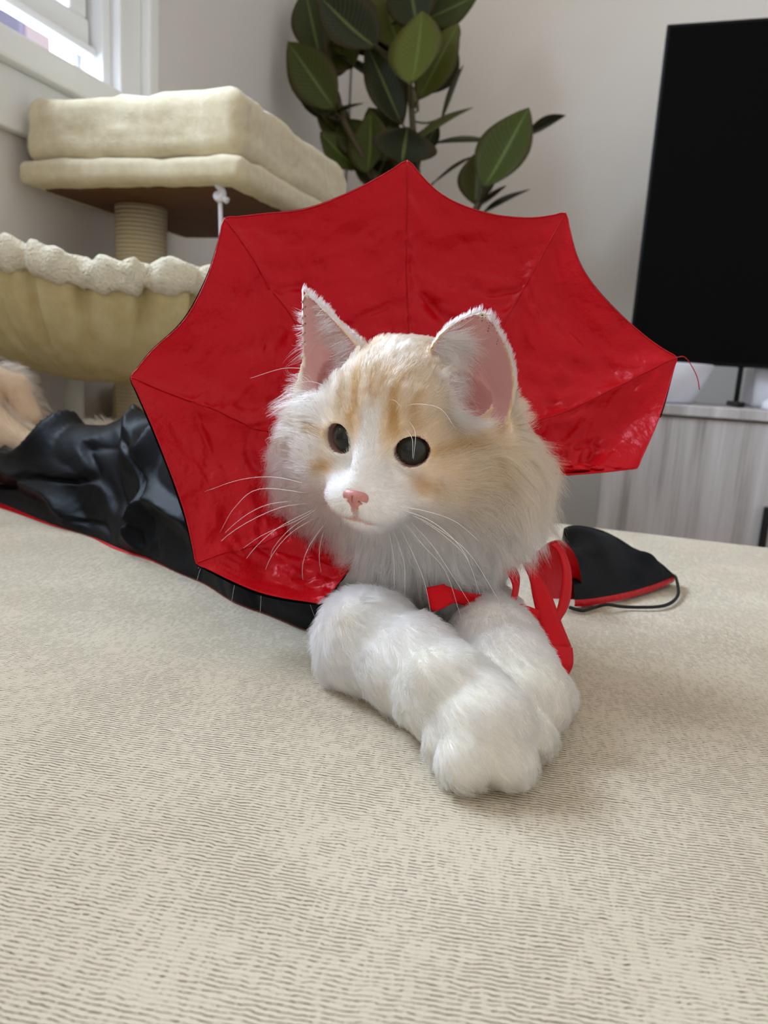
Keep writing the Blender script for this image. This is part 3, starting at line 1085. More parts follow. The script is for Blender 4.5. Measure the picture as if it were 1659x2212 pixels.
# hollow of each ear
CONCHA = [Ell('c', (-4.3, -3.5, 2.6), (1.5, 1.5, 1.6), head=True), Ell('c', (4.2, -3.6, 2.9), (1.5, 1.6, 1.45), head=True)]
for c in CONCHA:
    sl, sub = [], []
    for d in range(3):
        i0, i1 = np.searchsorted(ax[d], c.lo[d] - .01), np.searchsorted(ax[d], c.hi[d] + .01)
        sl.append(slice(i0, i1))
        sub.append(ax[d][i0:i1])
    g = np.stack(np.meshgrid(*sub, indexing='ij'), -1)
    ea = np.minimum(EARL.d(g), EARR.d(g)).astype(np.float32)
    cut = -smin(-FLD[tuple(sl)], c.d(g).astype(np.float32), .003)
    FLD[tuple(sl)] = np.minimum(cut, ea)
# mouth line
MOUTH = []
for q0, q1, q2 in (((0, 2.0, -3.1), (0, 1.75, -3.75), (1.15, 1.40, -4.0)), ((0, 2.0, -3.1), (0, 1.75, -3.75), (-1.15, 1.40, -4.0))):
    for a, b in ((q0, q1), (q1, q2)):
        c = Cap('m', a, b, .14, .10, head=True)
        MOUTH.append(c)
        sl, sub = [], []
        for d in range(3):
            i0, i1 = np.searchsorted(ax[d], c.lo[d] - .01), np.searchsorted(ax[d], c.hi[d] + .01)
            sl.append(slice(i0, i1))
            sub.append(ax[d][i0:i1])
        g = np.stack(np.meshgrid(*sub, indexing='ij'), -1)
        FLD[tuple(sl)] = -smin(-FLD[tuple(sl)], c.d(g).astype(np.float32), .002)
CV, CQ = surface_nets(FLD, ax)
del FLD
# a little smoothing, away from the eyelids
nb_a = np.concatenate([CQ[:, [0, 1]], CQ[:, [1, 2]], CQ[:, [2, 3]], CQ[:, [3, 0]]])
eye_d = np.minimum(*[np.linalg.norm(CV - hw(EYE_C[i]), axis=1) for i in (0, 1)])
sm_w = np.clip((eye_d - .012) / .004, .15, 1)[:, None]
ear_w = np.ones((len(CV), 1))
for e_ in (EARL, EARR):
    ear_w[e_.d(CV) < .0012] = .3
for it in range(2):
    acc = np.zeros_like(CV)
    cnt = np.zeros(len(CV))
    for k in range(3):
        acc[:, k] = np.bincount(nb_a[:, 0], CV[nb_a[:, 1], k], len(CV)) + np.bincount(nb_a[:, 1], CV[nb_a[:, 0], k], len(CV))
    cnt = np.bincount(nb_a[:, 0], minlength=len(CV)) + np.bincount(nb_a[:, 1], minlength=len(CV))
    CV = CV + (acc / cnt[:, None] - CV) * .5 * sm_w * ear_w
CV[:, 2] = np.maximum(CV[:, 2], S + .0003)

C_WHITE = np.array(srgb(252, 248, 246))
C_CREAM = np.array(srgb(244, 214, 176))
C_PALE = np.array(srgb(244, 230, 212))
C_TAN = np.array(srgb(208, 160, 98))
C_PINK = np.array(srgb(214, 164, 162))


def sst(a, b, x):
    t = np.clip((x - a) / (b - a), 0, 1)
    return t * t * (3 - 2 * t)


def coat(p, grp):
    """coat colour at world points; grp = index array into GROUPS"""
    h = wh(p)
    x, y, z = h[:, 0], h[:, 1], h[:, 2]
    n1 = vnoise(h, .9)
    n2 = vnoise(h + 40, 2.2)
    c = np.tile(C_WHITE, (len(p), 1))

    def blend(w, col):
        nonlocal c
        w = np.clip(w, 0, 1)[:, None]
        c = c * (1 - w) + col * w
    hd = np.isin(grp, [G['head'], G['ruff'], G['earl'], G['earr']])
    # pale cream over the whole upper head and the cheek on the far side of the near eye
    crown = sst(-1.0, 1.4, z + .35 * np.abs(x)) * sst(-9.5, -7.0, y) * sst(6.6, 4.6, z + .12 * np.abs(y + 4))
    blend(crown * .85 * hd * (.45 + .55 * sst(-4.5, -1.5, x)), C_CREAM)
    cheek = np.exp(-(((np.abs(x) - 4.6) / 2.6) ** 2 + ((z + 1.4) / 2.6) ** 2)) * sst(1.0, -1.0, y)
    blend(cheek * np.where(x > 0, .9, .25) * hd, C_CREAM)
    blend(sst(2, 7, x) * sst(-5, -2.5, z) * sst(3, .5, z) * .45 * hd, C_CREAM)
    # tabby lines on the brow
    st = .5 + .5 * np.cos(2 * np.pi * (np.abs(x) + .25 * np.sin(z * 2.1 + n1 * 5)) / 1.12 - .9)
    browm = sst(.7, 1.5, z) * sst(5.0, 3.4, z) * sst(2.9, 1.9, np.abs(x))
    blend(sst(.45, .85, st) * browm * (.45 + .55 * n2) * hd, C_TAN)
    # patches beside and below the eyes
    pat = np.exp(-(((np.abs(x) - 3.0) / 1.15) ** 2 + ((z + 1.75 + .25 * (np.abs(x) - 3)) / .62) ** 2))
    blend(pat * (.55 + .6 * n2) * hd, C_TAN)
    ln = np.exp(-(((np.abs(x) - 4.0) / 1.2) ** 2 + ((z - .05 - .10 * (np.abs(x) - 3)) / .32) ** 2))
    blend(ln * .75 * hd, C_TAN)
    ln = np.exp(-(((np.abs(x) - 1.25) / .35) ** 2 + ((z - 1.15) / .75) ** 2))
    blend(ln * .6 * hd, C_TAN)
    # foot of the ears
    for sx in (-1, 1):
        e = np.exp(-(((x * sx - 1.75) / .75) ** 2 + ((z - 4.6) / .9) ** 2 + ((y + 3.4) / 1.6) ** 2))
        blend(e * .95 * hd, C_TAN)
    blend(.8 * (np.isin(grp, [G['earl'], G['earr']])), C_PALE)
    e = ((grp == G['earl']) & (x > -5.2) & (z < 6)) | ((grp == G['earr']) & (z < 6))
    blend(.5 * e, C_TAN)
    # white blaze and muzzle
    bl = sst(.75, .3, np.abs(x - .02 * z) - .10 * np.clip(1.4 - z, 0, 3)) * sst(3.1, 1.6, z)
    blend(bl * hd * sst(-3.0, -1.5, y), C_WHITE)
    mz = sst(3.2, 1.4, np.abs(x)) * sst(-.5, -1.4, z) * sst(-1.5, -.2, y)
    blend(mz * hd, C_WHITE)
    # tail
    blend(.95 * (grp == G['tail']), np.array(srgb(226, 196, 164)))
    # slight ivory on the paws, dusky at the elbow
    lg = (grp == G['lega']) | (grp == G['legb'])
    iv = sst(.38, .345, p[:, 1]) * .5
    blend(iv * lg, np.array(srgb(240, 235, 214)))
    el = np.exp(-(np.linalg.norm(p - onz(735, 1325, S + .05), axis=1) / .016) ** 2)
    blend(el * .55 * lg, np.array(srgb(222, 212, 176)))
    return c


GROUPS = ['head', 'earl', 'earr', 'ruff', 'chest', 'body', 'lega', 'legb', 'tail']
G = {g: i for i, g in enumerate(GROUPS)}


def group_d(p):
    D = np.full((len(GROUPS), len(p)), 1.0)
    for q in P:
        D[G[q.g]] = np.minimum(D[G[q.g]], q.d(p))
    return D


VD = group_d(CV)
VG = VD.argmin(0)
vcol = coat(CV, VG)
# bare skin: inside of the ears, lids
for nm, ear, gi in (('earl', EARL, G['earl']), ('earr', EARR, G['earr'])):
    x, y, z, v, w = ear.coord(CV)
    u = np.clip(x / np.maximum(w, .003), -1.3, 1.3)
    ys = -ear.depth * np.clip(1 - v, 0, 1) ** .6 * (1 - u * u)
    inner = (VG == gi) & (y > ys) & (v > -.1) & (v < .93) & (np.abs(u) < .93)
    inner = inner | ((np.abs(x) < w * .9) & (y > ys) & (v > -.06) & (v < .35) & (y - ys < .006) & (np.abs(z) < .06))
    vcol[inner] = C_PINK
for i in (0, 1):
    al, rr, yy = almond(CV, i)
    rim = (al < .12) & (yy > 0) & (rr < 1.42)
    vcol[rim] = np.array(srgb(168, 128, 120))

cd_ = np.min([c.d(CV) for c in CONCHA], 0)
vcol[(cd_ < .0010) & (VD[G['ruff']] > .002)] = np.array(srgb(196, 140, 138))
mo = np.min([c.d(CV) for c in MOUTH], 0)
vcol[mo < .0010] = np.array(srgb(222, 182, 172))

t = NT('cat_skin')
a = t.n('ShaderNodeAttribute', attribute_name='col')
t.l(a.outputs['Color'], t.p.inputs['Base Color'])
t.set(Roughness=.7)
t.p.inputs['Specular IOR Level'].default_value = .2
M_SKIN = t.m

cat = thing('cat', 'cream and white long-haired cat lying on the sofa with paws crossed, wearing a cape', 'cat', (0.022, .475, S))
body = mesh_obj('body', CV, CQ, M_SKIN, cat)
ca = body.data.color_attributes.new('col', 'FLOAT_COLOR', 'POINT')
ca.data.foreach_set('color', np.concatenate([vcol, np.ones((len(vcol), 1))], 1).astype(np.float32).ravel())

# ---- fur
T1 = CQ[:, [0, 1, 2]]
T2 = CQ[:, [0, 2, 3]]
TR = np.concatenate([T1, T2])
tv = CV[TR]
tn = np.cross(tv[:, 1] - tv[:, 0], tv[:, 2] - tv[:, 0])
ta = np.linalg.norm(tn, axis=1) * .5
# vertex normals
vn = np.zeros_like(CV)
for k in range(3):
    for d in range(3):
        vn[:, d] += np.bincount(TR[:, k], tn[:, d], len(CV))
vn /= np.linalg.norm(vn, axis=1)[:, None] + 1e-12
if (vn * (CV - CV.mean(0))).sum() < 0:
    vn = -vn
body.data.update()
tc = tv.mean(1)
tg = VG[TR[:, 0]]
rng = np.random.default_rng(11)


def mask_bare(p, g):
    """True where no ordinary fur grows"""
    h = wh(p)
    bare = np.zeros(len(p), bool)
    for i in (0, 1):
        al, rr, yy = almond(p, i)
        bare |= (al < .10) & (yy > -.2) & (rr < 1.6)
    nose = np.abs(h[:, 0]) / .80 + np.abs(h[:, 2] + 2.55) / .62
    bare |= (nose < 1.12) & (h[:, 1] > 1.5)
    bare |= np.min([c.d(p) for c in MOUTH], 0) < .0001
    for nm, ear in (('earl', EARL), ('earr', EARR)):
        x, y, z, v, w = ear.coord(p)
        u = np.clip(x / np.maximum(w, .003), -1.3, 1.3)
        ys = -ear.depth * np.clip(1 - v, 0, 1) ** .6 * (1 - u * u)
        bare |= (g == G[nm]) & (y > ys + .0002) & (np.abs(u) < .92) & (v < .95)
        bare |= (np.abs(x) < w * .95) & (y > ys) & (v > -.02) & (v < .4) & (y - ys < .010) & (g != G['ruff'])
    bare |= np.min([c.d(p) for c in CONCHA], 0) < .0012
    bare |= p[:, 2] < S + .003
    return bare


DENS = {'head': 1.0, 'earl': .8, 'earr': .8, 'ruff': .55, 'chest': .40, 'body': .2, 'lega': .62, 'legb': .62, 'tail': .12}
dens = np.array([DENS[g] for g in GROUPS])[tg]
# only the sides the room can see: skip what lies buried under the cape and behind the neck
hc_ = wh(tc)
dens = np.where((hc_[:, 1] < -11) & (tg != G['tail']) & (tg != G['lega']) & (tg != G['legb']), 0, dens)
wgt = ta * dens
NF = 230000
pick = rng.choice(len(TR), NF, p=wgt / wgt.sum())
b1, b2 = rng.random(NF), rng.random(NF)
fl = b1 + b2 > 1
b1[fl], b2[fl] = 1 - b1[fl], 1 - b2[fl]
w0 = 1 - b1 - b2
tri = TR[pick]
root = CV[tri[:, 0]] * w0[:, None] + CV[tri[:, 1]] * b1[:, None] + CV[tri[:, 2]] * b2[:, None]
nor = vn[tri[:, 0]] * w0[:, None] + vn[tri[:, 1]] * b1[:, None] + vn[tri[:, 2]] * b2[:, None]
nor /= np.linalg.norm(nor, axis=1)[:, None]
RD = group_d(root)
rg = RD.argmin(0)
keep = ~mask_bare(root, rg)
for nm, ear in (('earl', EARL), ('earr', EARR)):
    keep &= ~((rg == G[nm]) & (nor @ ear.n > -.25))
root, nor, rg, RD = root[keep], nor[keep], rg[keep], RD[:, keep]
n = len(root)
h = wh(root)
hx, hy, hz = h[:, 0], h[:, 1], h[:, 2]


def unit(v):
    return v / (np.linalg.norm(v, axis=-1, keepdims=True) + 1e-12)


for nm, ear in (('earl', EARL), ('earr', EARR)):
    m = rg == G[nm]
    x_, y_, z_, v_, w_ = ear.coord(root[m])
    u_ = np.clip(x_ / np.maximum(w_, .003), -1, 1)
    nor[m] = unit(-ear.n + 1.2 * ear.x * (u_ ** 3)[:, None] + .6 * ear.z * (np.clip(v_, 0, 1) ** 3)[:, None])
# comb direction per group
NOSE = np.array((0, 2.3, -1.9))
comb_h = h - NOSE
comb_h[:, 2] += .25 * np.clip(hz - .5, 0, 4)
comb_head = unit(comb_h @ HM.T)
rc = h - np.array((0, -5.0, -1.0))
rc[:, 1] *= .3
rc[:, 2] -= 3.2
comb_ruff = unit(rc @ HM.T)
comb_chest = np.tile(np.array([0.05, -.25, -1.0]), (n, 1))


def leg_dir(pts):
    out = np.zeros((n, 3))
    best = np.full(n, 9.)
    for a, b in zip(pts[:-1], pts[1:]):
        ab = b - a
        tt = np.clip(((root - a) @ ab) / (ab @ ab), 0, 1)
        dd = np.linalg.norm(root - a - tt[:, None] * ab, axis=1)
        m = dd < best
        best[m] = dd[m]
        out[m] = ab / np.linalg.norm(ab)
    return out


GD = {}
GD['head'] = comb_head
GD['earl'] = np.tile(unit(EARL.z * 1.0 + EARL.x * .2), (n, 1))
GD['earr'] = np.tile(unit(EARR.z * 1.0 + EARR.x * .2), (n, 1))
GD['ruff'] = comb_ruff
GD['chest'] = comb_chest
GD['body'] = comb_chest
GD['lega'] = leg_dir([CH] + LA + [LA[3] + (LA[3] - LA[2])]) + np.array([0, 0, -.35])
GD['legb'] = leg_dir([CH] + LB + [LB[3] + (LB[3] - LB[2])]) + np.array([0, 0, -.35])
GD['tail'] = leg_dir(TAIL)
sw = np.exp(-np.clip(RD - RD.min(0), 0, 1) / .006)
sw /= sw.sum(0)
comb = sum(sw[G[g]][:, None] * GD[g] for g in GROUPS)
LEN = {'head': .011, 'earl': .0035, 'earr': .0035, 'ruff': .032, 'chest': .026, 'body': .015, 'lega': .0095, 'legb': .009, 'tail': .024}
L = sum(sw[G[g]] * LEN[g] for g in GROUPS)
# face: short on the nose and muzzle, growing towards the cheeks and the crown
hdm = sw[G['head']]
dn = np.linalg.norm(h - np.array((0, 1.6, -1.4)), axis=1)
fl_len = np.interp(dn, [0, 1.2, 2.5, 4, 5.5, 7.5], [.0016, .0022, .0040, .0065, .0105, .019])
fl_len = np.where(hz > 3.0, np.minimum(fl_len, .0075), fl_len)
L = L * (1 - hdm) + fl_len * hdm
paw = np.clip(np.minimum(np.linalg.norm(root - LA[3], axis=1), np.linalg.norm(root - LB[3], axis=1)) / .05, 0, 1)
L = np.where((rg == G['lega']) | (rg == G['legb']), L * (.62 + .38 * paw), L)
elb = np.exp(-(np.linalg.norm(root - onz(760, 1335, S + .04), axis=1) / .035) ** 2)
L = L * (1 + .5 * elb)
cdr = np.min([c.d(root) for c in CONCHA], 0)
L = L * np.where((rg == G['head']), np.interp(cdr, [0, .003, .012], [.35, .45, 1.0]), 1)
LIFT = {'head': .30, 'earl': .35, 'earr': .35, 'ruff': .62, 'chest': .40, 'body': .3, 'lega': .32, 'legb': .32, 'tail': .75}
lift = sum(sw[G[g]] * LIFT[g] for g in GROUPS)
lift = lift + hdm * np.interp(dn, [0, 3, 6, 8], [-.12, -.10, -.02, .25])


def grow(root, nor, comb, L, lift, npt, clump, wave, droop, seed, clump_every=34):
    r = np.random.default_rng(seed)
    n = len(root)
    ct = unit(comb - nor * (comb * nor).sum(1)[:, None] + 1e-9)
    ct = unit(ct + .35 * vec3noise(root, 90.) + .10 * r.normal(size=(n, 3)))
    d0 = unit(nor * (lift * 1.5)[:, None] + ct * (1 - .55 * lift)[:, None])
    d1 = unit(nor * (lift * .35)[:, None] + ct + np.array([0, 0, -1.]) * droop[:, None])
    LL = L * (.7 + .45 * r.random(n))
    tt = np.linspace(0, 1, npt)
    pts = root[:, None, :] + LL[:, None, None] * (d0[:, None, :] * tt[None, :, None] + .5 * (d1 - d0)[:, None, :] * (tt ** 2)[None, :, None])
    wv = vec3noise(root, 140.) + .6 * r.normal(size=(n, 3)) * .5
    ph = r.random(n) * 6.28
    pts += (wave * LL)[:, None, None] * (wv[:, None, :] * (np.sin(tt[None, :] * 3.6 + ph[:, None] * .15) * tt[None, :])[:, :, None])
    # clumps
    m = max(4, n // clump_every)
    gi = r.choice(n, m, replace=False)
    kd = KDTree(m)
    for j, q in enumerate(gi): kd.insert(root[q], j)
    kd.balance()
    near = np.fromiter((kd.find(root[j])[1] for j in range(n)), int, n)
    tgt = pts[gi[near]]
    off = root - root[gi[near]]
    cw = (clump[:, None] * (tt[None, :] ** 1.6))[:, :, None]
    pts = pts * (1 - cw) + (tgt + off[:, None, :] * .25) * cw
    pts[..., 2] = np.maximum(pts[..., 2], S + .0006)
    return pts


def hair_curves(name, pts, rad, col, sn, mat, parent):
    n, k, _ = pts.shape
    cu = bpy.data.hair_curves.new(name)
    cu.add_curves([k] * n)
    cu.attributes['position'].data.foreach_set('vector', pts.astype(np.float32).ravel())
    ra = cu.attributes.get('radius') or cu.attributes.new('radius', 'FLOAT', 'POINT')
    prof = np.interp(np.linspace(0, 1, k), [0, .5, 1], [1, .8, .18])
    ra.data.foreach_set('value', (np.broadcast_to(rad, (n,))[:, None] * prof[None, :]).astype(np.float32).ravel())
    c = cu.attributes.new('col', 'FLOAT_COLOR', 'CURVE')
    c.data.foreach_set('color', np.concatenate([col, np.ones((n, 1))], 1).astype(np.float32).ravel())
    s = cu.attributes.new('sn', 'FLOAT_VECTOR', 'CURVE')
    s.data.foreach_set('vector', sn.astype(np.float32).ravel())
    cu.materials.append(mat)
    o = bpy.data.objects.new(name, cu)
    return link(o, parent)


def fur_material(name):
    """pale hair: most light scatters on through the strand, some is thrown back off the coat's surface"""
    t = NT(name)
    a = t.n('ShaderNodeAttribute', attribute_name='col')
    s = t.n('ShaderNodeAttribute', attribute_name='sn')
    df = t.n('ShaderNodeBsdfDiffuse')
    hb = t.n('ShaderNodeBsdfHairPrincipled')
    hb.parametrization = 'COLOR'
    hb.inputs['Roughness'].default_value = .35
    hb.inputs['Radial Roughness'].default_value = .7
    hb.inputs['Random Roughness'].default_value = .1
    mx = t.n('ShaderNodeMixShader')
    mx.inputs[0].default_value = .72
    t.l(a.outputs['Color'], df.inputs[0])
    t.l(a.outputs['Color'], hb.inputs['Color'])
    t.l(s.outputs['Vector'], df.inputs['Normal'])
    t.l(df.outputs[0], mx.inputs[1])
    t.l(hb.outputs[0], mx.inputs[2])
    t.l(mx.outputs[0], t.out.inputs[0])
    return t.m


M_FUR = fur_material('cat_fur')
clump = np.select([rg == G['ruff'], rg == G['chest'], rg == G['head'], rg == G['tail']], [.58, .65, np.interp(dn, [0, 3, 5, 7.5], [.2, .25, .3, .6]), .6], .5)
wave = np.select([rg == G['ruff'], rg == G['chest']], [.35, .40], .16)
droop = np.select([rg == G['ruff'], rg == G['chest']], [.45, .5], .05)
pts = grow(root, nor, comb, L, lift, 7, clump, wave, droop, 3)
fcol = coat(root, rg) * (1 + rng.normal(size=(n, 1)) * .05)
fcol = np.clip(fcol * (.97 + .06 * vnoise(root, 700.))[:, None], 0, .985)
sn = unit(nor + .25 * unit(pts[:, -1] - root))
rad = np.interp(L, [.002, .01, .03], [.00007, .000085, .000075])
hair_curves('fur', pts, rad, fcol, sn, M_FUR, body)

# ---- long wisps inside the ears
ER, ED, EL, EN = [], [], [], []


def ear_point(ear, u, v, lift=0.):
    w = ear.wd / 2 * (1 - v ** ear.pw)
    dep = ear.depth * (1 - v) ** .6
    return ear.o + ear.x * (ear.tx * v ** 1.15 + u * w)[:, None] + ear.z * (v * ear.h)[:, None] + ear.n * (ear.tn * v - dep * (1 - u * u) + ear.t + lift)[:, None]


for ear, sx, cnt in ((EARL, -1, 1500), (EARR, 1, 2200)):
    if sx < 0:
        v = rng.random(cnt) ** 1.3 * .80
        u = -.95 + 1.85 * rng.random(cnt)
        dr = np.tile(ear.x * 1.0 + ear.n * .30 + ear.z * .02, (cnt, 1)) + rng.normal(size=(cnt, 3)) * .14
        ln_ = (.014 + .014 * rng.random(cnt)) * (1 - .55 * v)
    else:
        v = rng.random(cnt) ** 1.2 * .62
        u = -.97 + .60 * rng.random(cnt) ** 1.3
        dr = np.tile(ear.x * .8 + ear.n * .55, (cnt, 1)) + rng.normal(size=(cnt, 3)) * .2 + ear.z * (1.3 * (v - .38))[:, None]
        ln_ = (.014 + .018 * rng.random(cnt)) * (1 - .5 * v)
    ER.append(ear_point(ear, u, v))
    ED.append(unit(dr))
    EL.append(ln_)
    EN.append(np.tile(ear.n, (cnt, 1)))
    # short fringe all along the rim
    m_ = 2600
    v = rng.random(m_) * .985
    sd = np.where(rng.random(m_) < .5, -1., 1.)
    q = ear_point(ear, sd * .97, v, -.001)
    ER.append(q)
    ED.append(unit(ear.x * (sd * (.55 - .2 * v))[:, None] + ear.z * (.75 + .3 * v)[:, None] - ear.n * .25 + rng.normal(size=(m_, 3)) * .22))
    EL.append(.0028 + .0035 * rng.random(m_))
    EN.append(unit(ear.x * sd[:, None] * .7 + ear.n * .4 + ear.z * .3))
# wisps growing from the lower front edge of the near ear, fanning across its opening
m_ = 1100
f_ = rng.random(m_)
arc = spline([hw(q_) for q_ in ((2.1, -2.2, 3.6), (2.7, -2.0, 2.5), (3.6, -2.1, 1.7), (4.9, -2.7, 1.35))], 200)[(f_ * 199).astype(int)]
hit_ = arc + rng.normal(size=(m_, 3)) * .0022
ER.append(hit_)
ED.append(unit((np.array((.75, .25, .10)) + np.stack([f_ * 0, f_ * .1, (1.0 - 1.1 * f_) * .55 * rng.random(m_)], 1)) @ HM.T + rng.normal(size=(m_, 3)) * .16))
EL.append(.010 + .016 * rng.random(m_))
EN.append(np.tile(HM[:, 1], (m_, 1)))
ER, ED, EL, EN = map(np.concatenate, (ER, ED, EL, EN))
ep = grow(ER, EN, ED, EL, np.full(len(ER), .22), 8, np.full(len(ER), .5), np.full(len(ER), .20), np.full(len(ER), .03), 5, 12)
hair_curves('ear_tuft', ep, np.full(len(ER), .00007), np.tile(np.array(srgb(250, 244, 244)), (len(ER), 1)), unit(EN + .3 * ED), M_FUR, body)

# ---- eyes
t = NT('cat_iris')
co = t.coords('Object')
ln = t.n('ShaderNodeVectorMath', operation='LENGTH')
sep = t.n('ShaderNodeSeparateXYZ')
t.l(co, sep.inputs[0])
cmb = t.n('ShaderNodeCombineXYZ')
t.l(sep.outputs[0], cmb.inputs[0])
t.l(sep.outputs[1], cmb.inputs[1])
t.l(cmb.outputs[0], ln.inputs[0])
rad_ = t.math('MULTIPLY', ln.outputs['Value'], 1 / .0114)
nz = t.noise(co, 900, 3)
rad2 = t.math('ADD', rad_, t.math('MULTIPLY', t.math('SUBTRACT', nz, .5), .12))
t.l(t.ramp(rad2, [(.30, srgb(24, 24, 20)), (.45, srgb(44, 44, 38)), (.74, srgb(58, 57, 50)), (.84, srgb(30, 26, 24)), (.93, srgb(96, 70, 66))]), t.p.inputs['Base Color'])
t.set(Roughness=.08)
t.p.inputs['Coat Weight'].default_value = .35
t.p.inputs['Specular IOR Level'].default_value = .18
t.p.inputs['Coat Roughness'].default_value = .02
M_IRIS = t.m
M_PUPIL = simple('cat_pupil', (.003, .003, .003), .05, .5)
GAZE = unit(np.array((.06, 1.0, -.03)) @ HM.T)
for i in (0, 1):
    g = GAZE if i else unit(np.array((-.02, 1.0, -.03)) @ HM.T)
    rot = Vector(g).to_track_quat('Z', 'Y').to_matrix().to_4x4()
    bm = bmesh.new()
    bmesh.ops.create_uvsphere(bm, u_segments=48, v_segments=32, radius=EYE_R / 100)
    for v in bm.verts:
        rr = math.hypot(v.co.x, v.co.y)
        if v.co.z > 0: v.co.z += .0009 * max(0, 1 - (rr / .0085) ** 2)
    e = bm_obj('eye', bm, M_IRIS, None, True)
    e.matrix_world = Matrix.Translation(Vector(hw(EYE_C[i]))) @ rot
    e.parent = cat
    e.matrix_parent_inverse = cat.matrix_basis.inverted()
    V, Fc = [], []
    for a in range(9):
        for b in range(32):
            rr = .0043 * a / 8
            th = 2 * math.pi * b / 32
            x, y = rr * .88 * math.cos(th), rr * math.sin(th)
            r2 = math.hypot(x, y)
            z = math.sqrt((EYE_R / 100) ** 2 - r2 * r2) + .0009 * (1 - (r2 / .0085) ** 2) + .00006
            V.append((x, y, z))
    for a in range(8):
        for b in range(32):
            Fc.append((a * 32 + b, (a + 1) * 32 + b, (a + 1) * 32 + (b + 1) % 32, a * 32 + (b + 1) % 32))
    pu = mesh_obj('pupil', V, Fc, M_PUPIL)
    pu.parent = e

# ---- nose leather
NP = [Ell('n', (0, 2.0, -2.32), (.72, .42, .34), head=True, k=.003), Ell('n', (0, 1.98, -2.72), (.30, .36, .42), head=True, k=.004),
      Ell('n', (.42, 1.88, -2.48), (.34, .34, .24), rotxyz(0, .35, -.4), head=True, k=.003), Ell('n', (-.42, 1.88, -2.48), (.34, .34, .24), rotxyz(0, -.35, .4), head=True, k=.003)]
c = hw((0, 1.95, -2.5))
nax = tuple(np.arange(c[d] - .0125, c[d] + .0125, .0003) for d in range(3))
NFd = field(NP, nax, pad=.01, big=.02)
g = np.stack(np.meshgrid(*nax, indexing='ij'), -1)
for q, r, rt in (((.50, 2.22, -2.60), (.24, .24, .085), rotxyz(0, .45, 0)), ((-.50, 2.22, -2.60), (.24, .24, .085), rotxyz(0, -.45, 0))):
    NFd = -smin(-NFd, Ell('n', q, r, rt, head=True).d(g).astype(np.float32), .0008)
NFd = -smin(-NFd, Cap('n', (0, 2.36, -2.3), (0, 2.34, -3.1), .05, .06, head=True).d(g).astype(np.float32), .001)
NV, NQ = surface_nets(NFd, nax)
M_NOSE = simple('cat_nose', srgb(205, 138, 132), .38, .5, (900, .25, .0004), .08, 400)
o = mesh_obj('nose', NV, NQ, M_NOSE, cat)
o['label'] = 'small pink nose'

# ---- whiskers, each traced from its pad
bvh = BVHTree.FromPolygons([tuple(v) for v in CV], [tuple(int(i) for i in q) for q in CQ])
M_WHISK = simple('whisker_white', (.93, .92, .92), .35, .5)
WH = [
    ([(683, 1051), (596, 1031), (520, 1036), (442, 1062)], 3), ([(685, 1068), (563, 1056), (508, 1095), (475, 1150)], 2.5),
    ([(678, 1080), (572, 1092), (492, 1145), (428, 1228)], 2.5), ([(693, 1092), (587, 1150), (519, 1227), (498, 1310)], 2),
    ([(702, 1106), (620, 1159), (572, 1235), (560, 1352)], 1.5), ([(712, 1116), (664, 1188), (654, 1250), (683, 1343)], 1),
    ([(712, 1118), (693, 1169), (692, 1227), (719, 1299)], 1), ([(690, 1085), (600, 1098), (500, 1150), (440, 1215), (420, 1275)], 2.2),
    ([(695, 1098), (630, 1140), (590, 1185), (585, 1215)], 2), ([(847, 1092), (919, 1104), (982, 1126), (1035, 1169)], -1),
    ([(886, 1111), (934, 1135), (1011, 1193), (1079, 1299)], -2), ([(881, 1121), (934, 1179), (982, 1251), (1021, 1314)], -2),
    ([(871, 1126), (915, 1179), (963, 1236), (997, 1338)], -2), ([(862, 1135), (895, 1203), (919, 1265), (934, 1350)], -2),
    ([(847, 1140), (862, 1179), (874, 1227), (874, 1285)], -1.5), ([(838, 1140), (850, 1203), (852, 1270)], -1),
    ([(900, 1118), (950, 1150), (1006, 1203), (1037, 1285)], -2), ([(866, 1100), (930, 1125), (985, 1170), (1015, 1215)], -2),
    ([(717, 839), (664, 824), (606, 846)], 1), ([(707, 867), (645, 870), (601, 904)], 1), ([(668, 797), (611, 796), (541, 817)], 2),
    ([(868, 876), (910, 873), (953, 884), (982, 923)], -1.5), ([(871, 921), (890, 947), (891, 990)], -1.2), ([(880, 905), (897, 935), (893, 992)], -1.2),
    ([(830, 868), (850, 864), (868, 880)], -.5), ([(700, 1090), (640, 1125), (560, 1160), (478, 1222)], 2),
]
for pts_, dz in WH:
    r0 = ray(*pts_[0])
    hit = bvh.ray_cast(Vector(CAM), Vector(r0).normalized())
    d0 = (np.array(hit[0]) - CAM) @ F0 if hit[0] is not None else .40
    m = len(pts_)
    wp = [at(x, y, d0 + .002 + (dz / 100 - .004) * (j / (m - 1)) ** .8) for j, (x, y) in enumerate(pts_)]
    wp = spline(wp, 18)
    V, Fc = tube_mesh(wp, np.linspace(.00020, .00006, 18), 5)
    mesh_obj('whisker', V, Fc, M_WHISK, cat)
# claw showing between two toes
V, Fc = tube_mesh(spline([onz(1080, 1668, S + .012), onz(1080, 1684, S + .006), onz(1078, 1692, S + .002)], 8), np.linspace(.0014, .0003, 8), 6)
mesh_obj('claw', V, Fc, simple('claw_dark', srgb(70, 60, 60), .3, .5), cat)
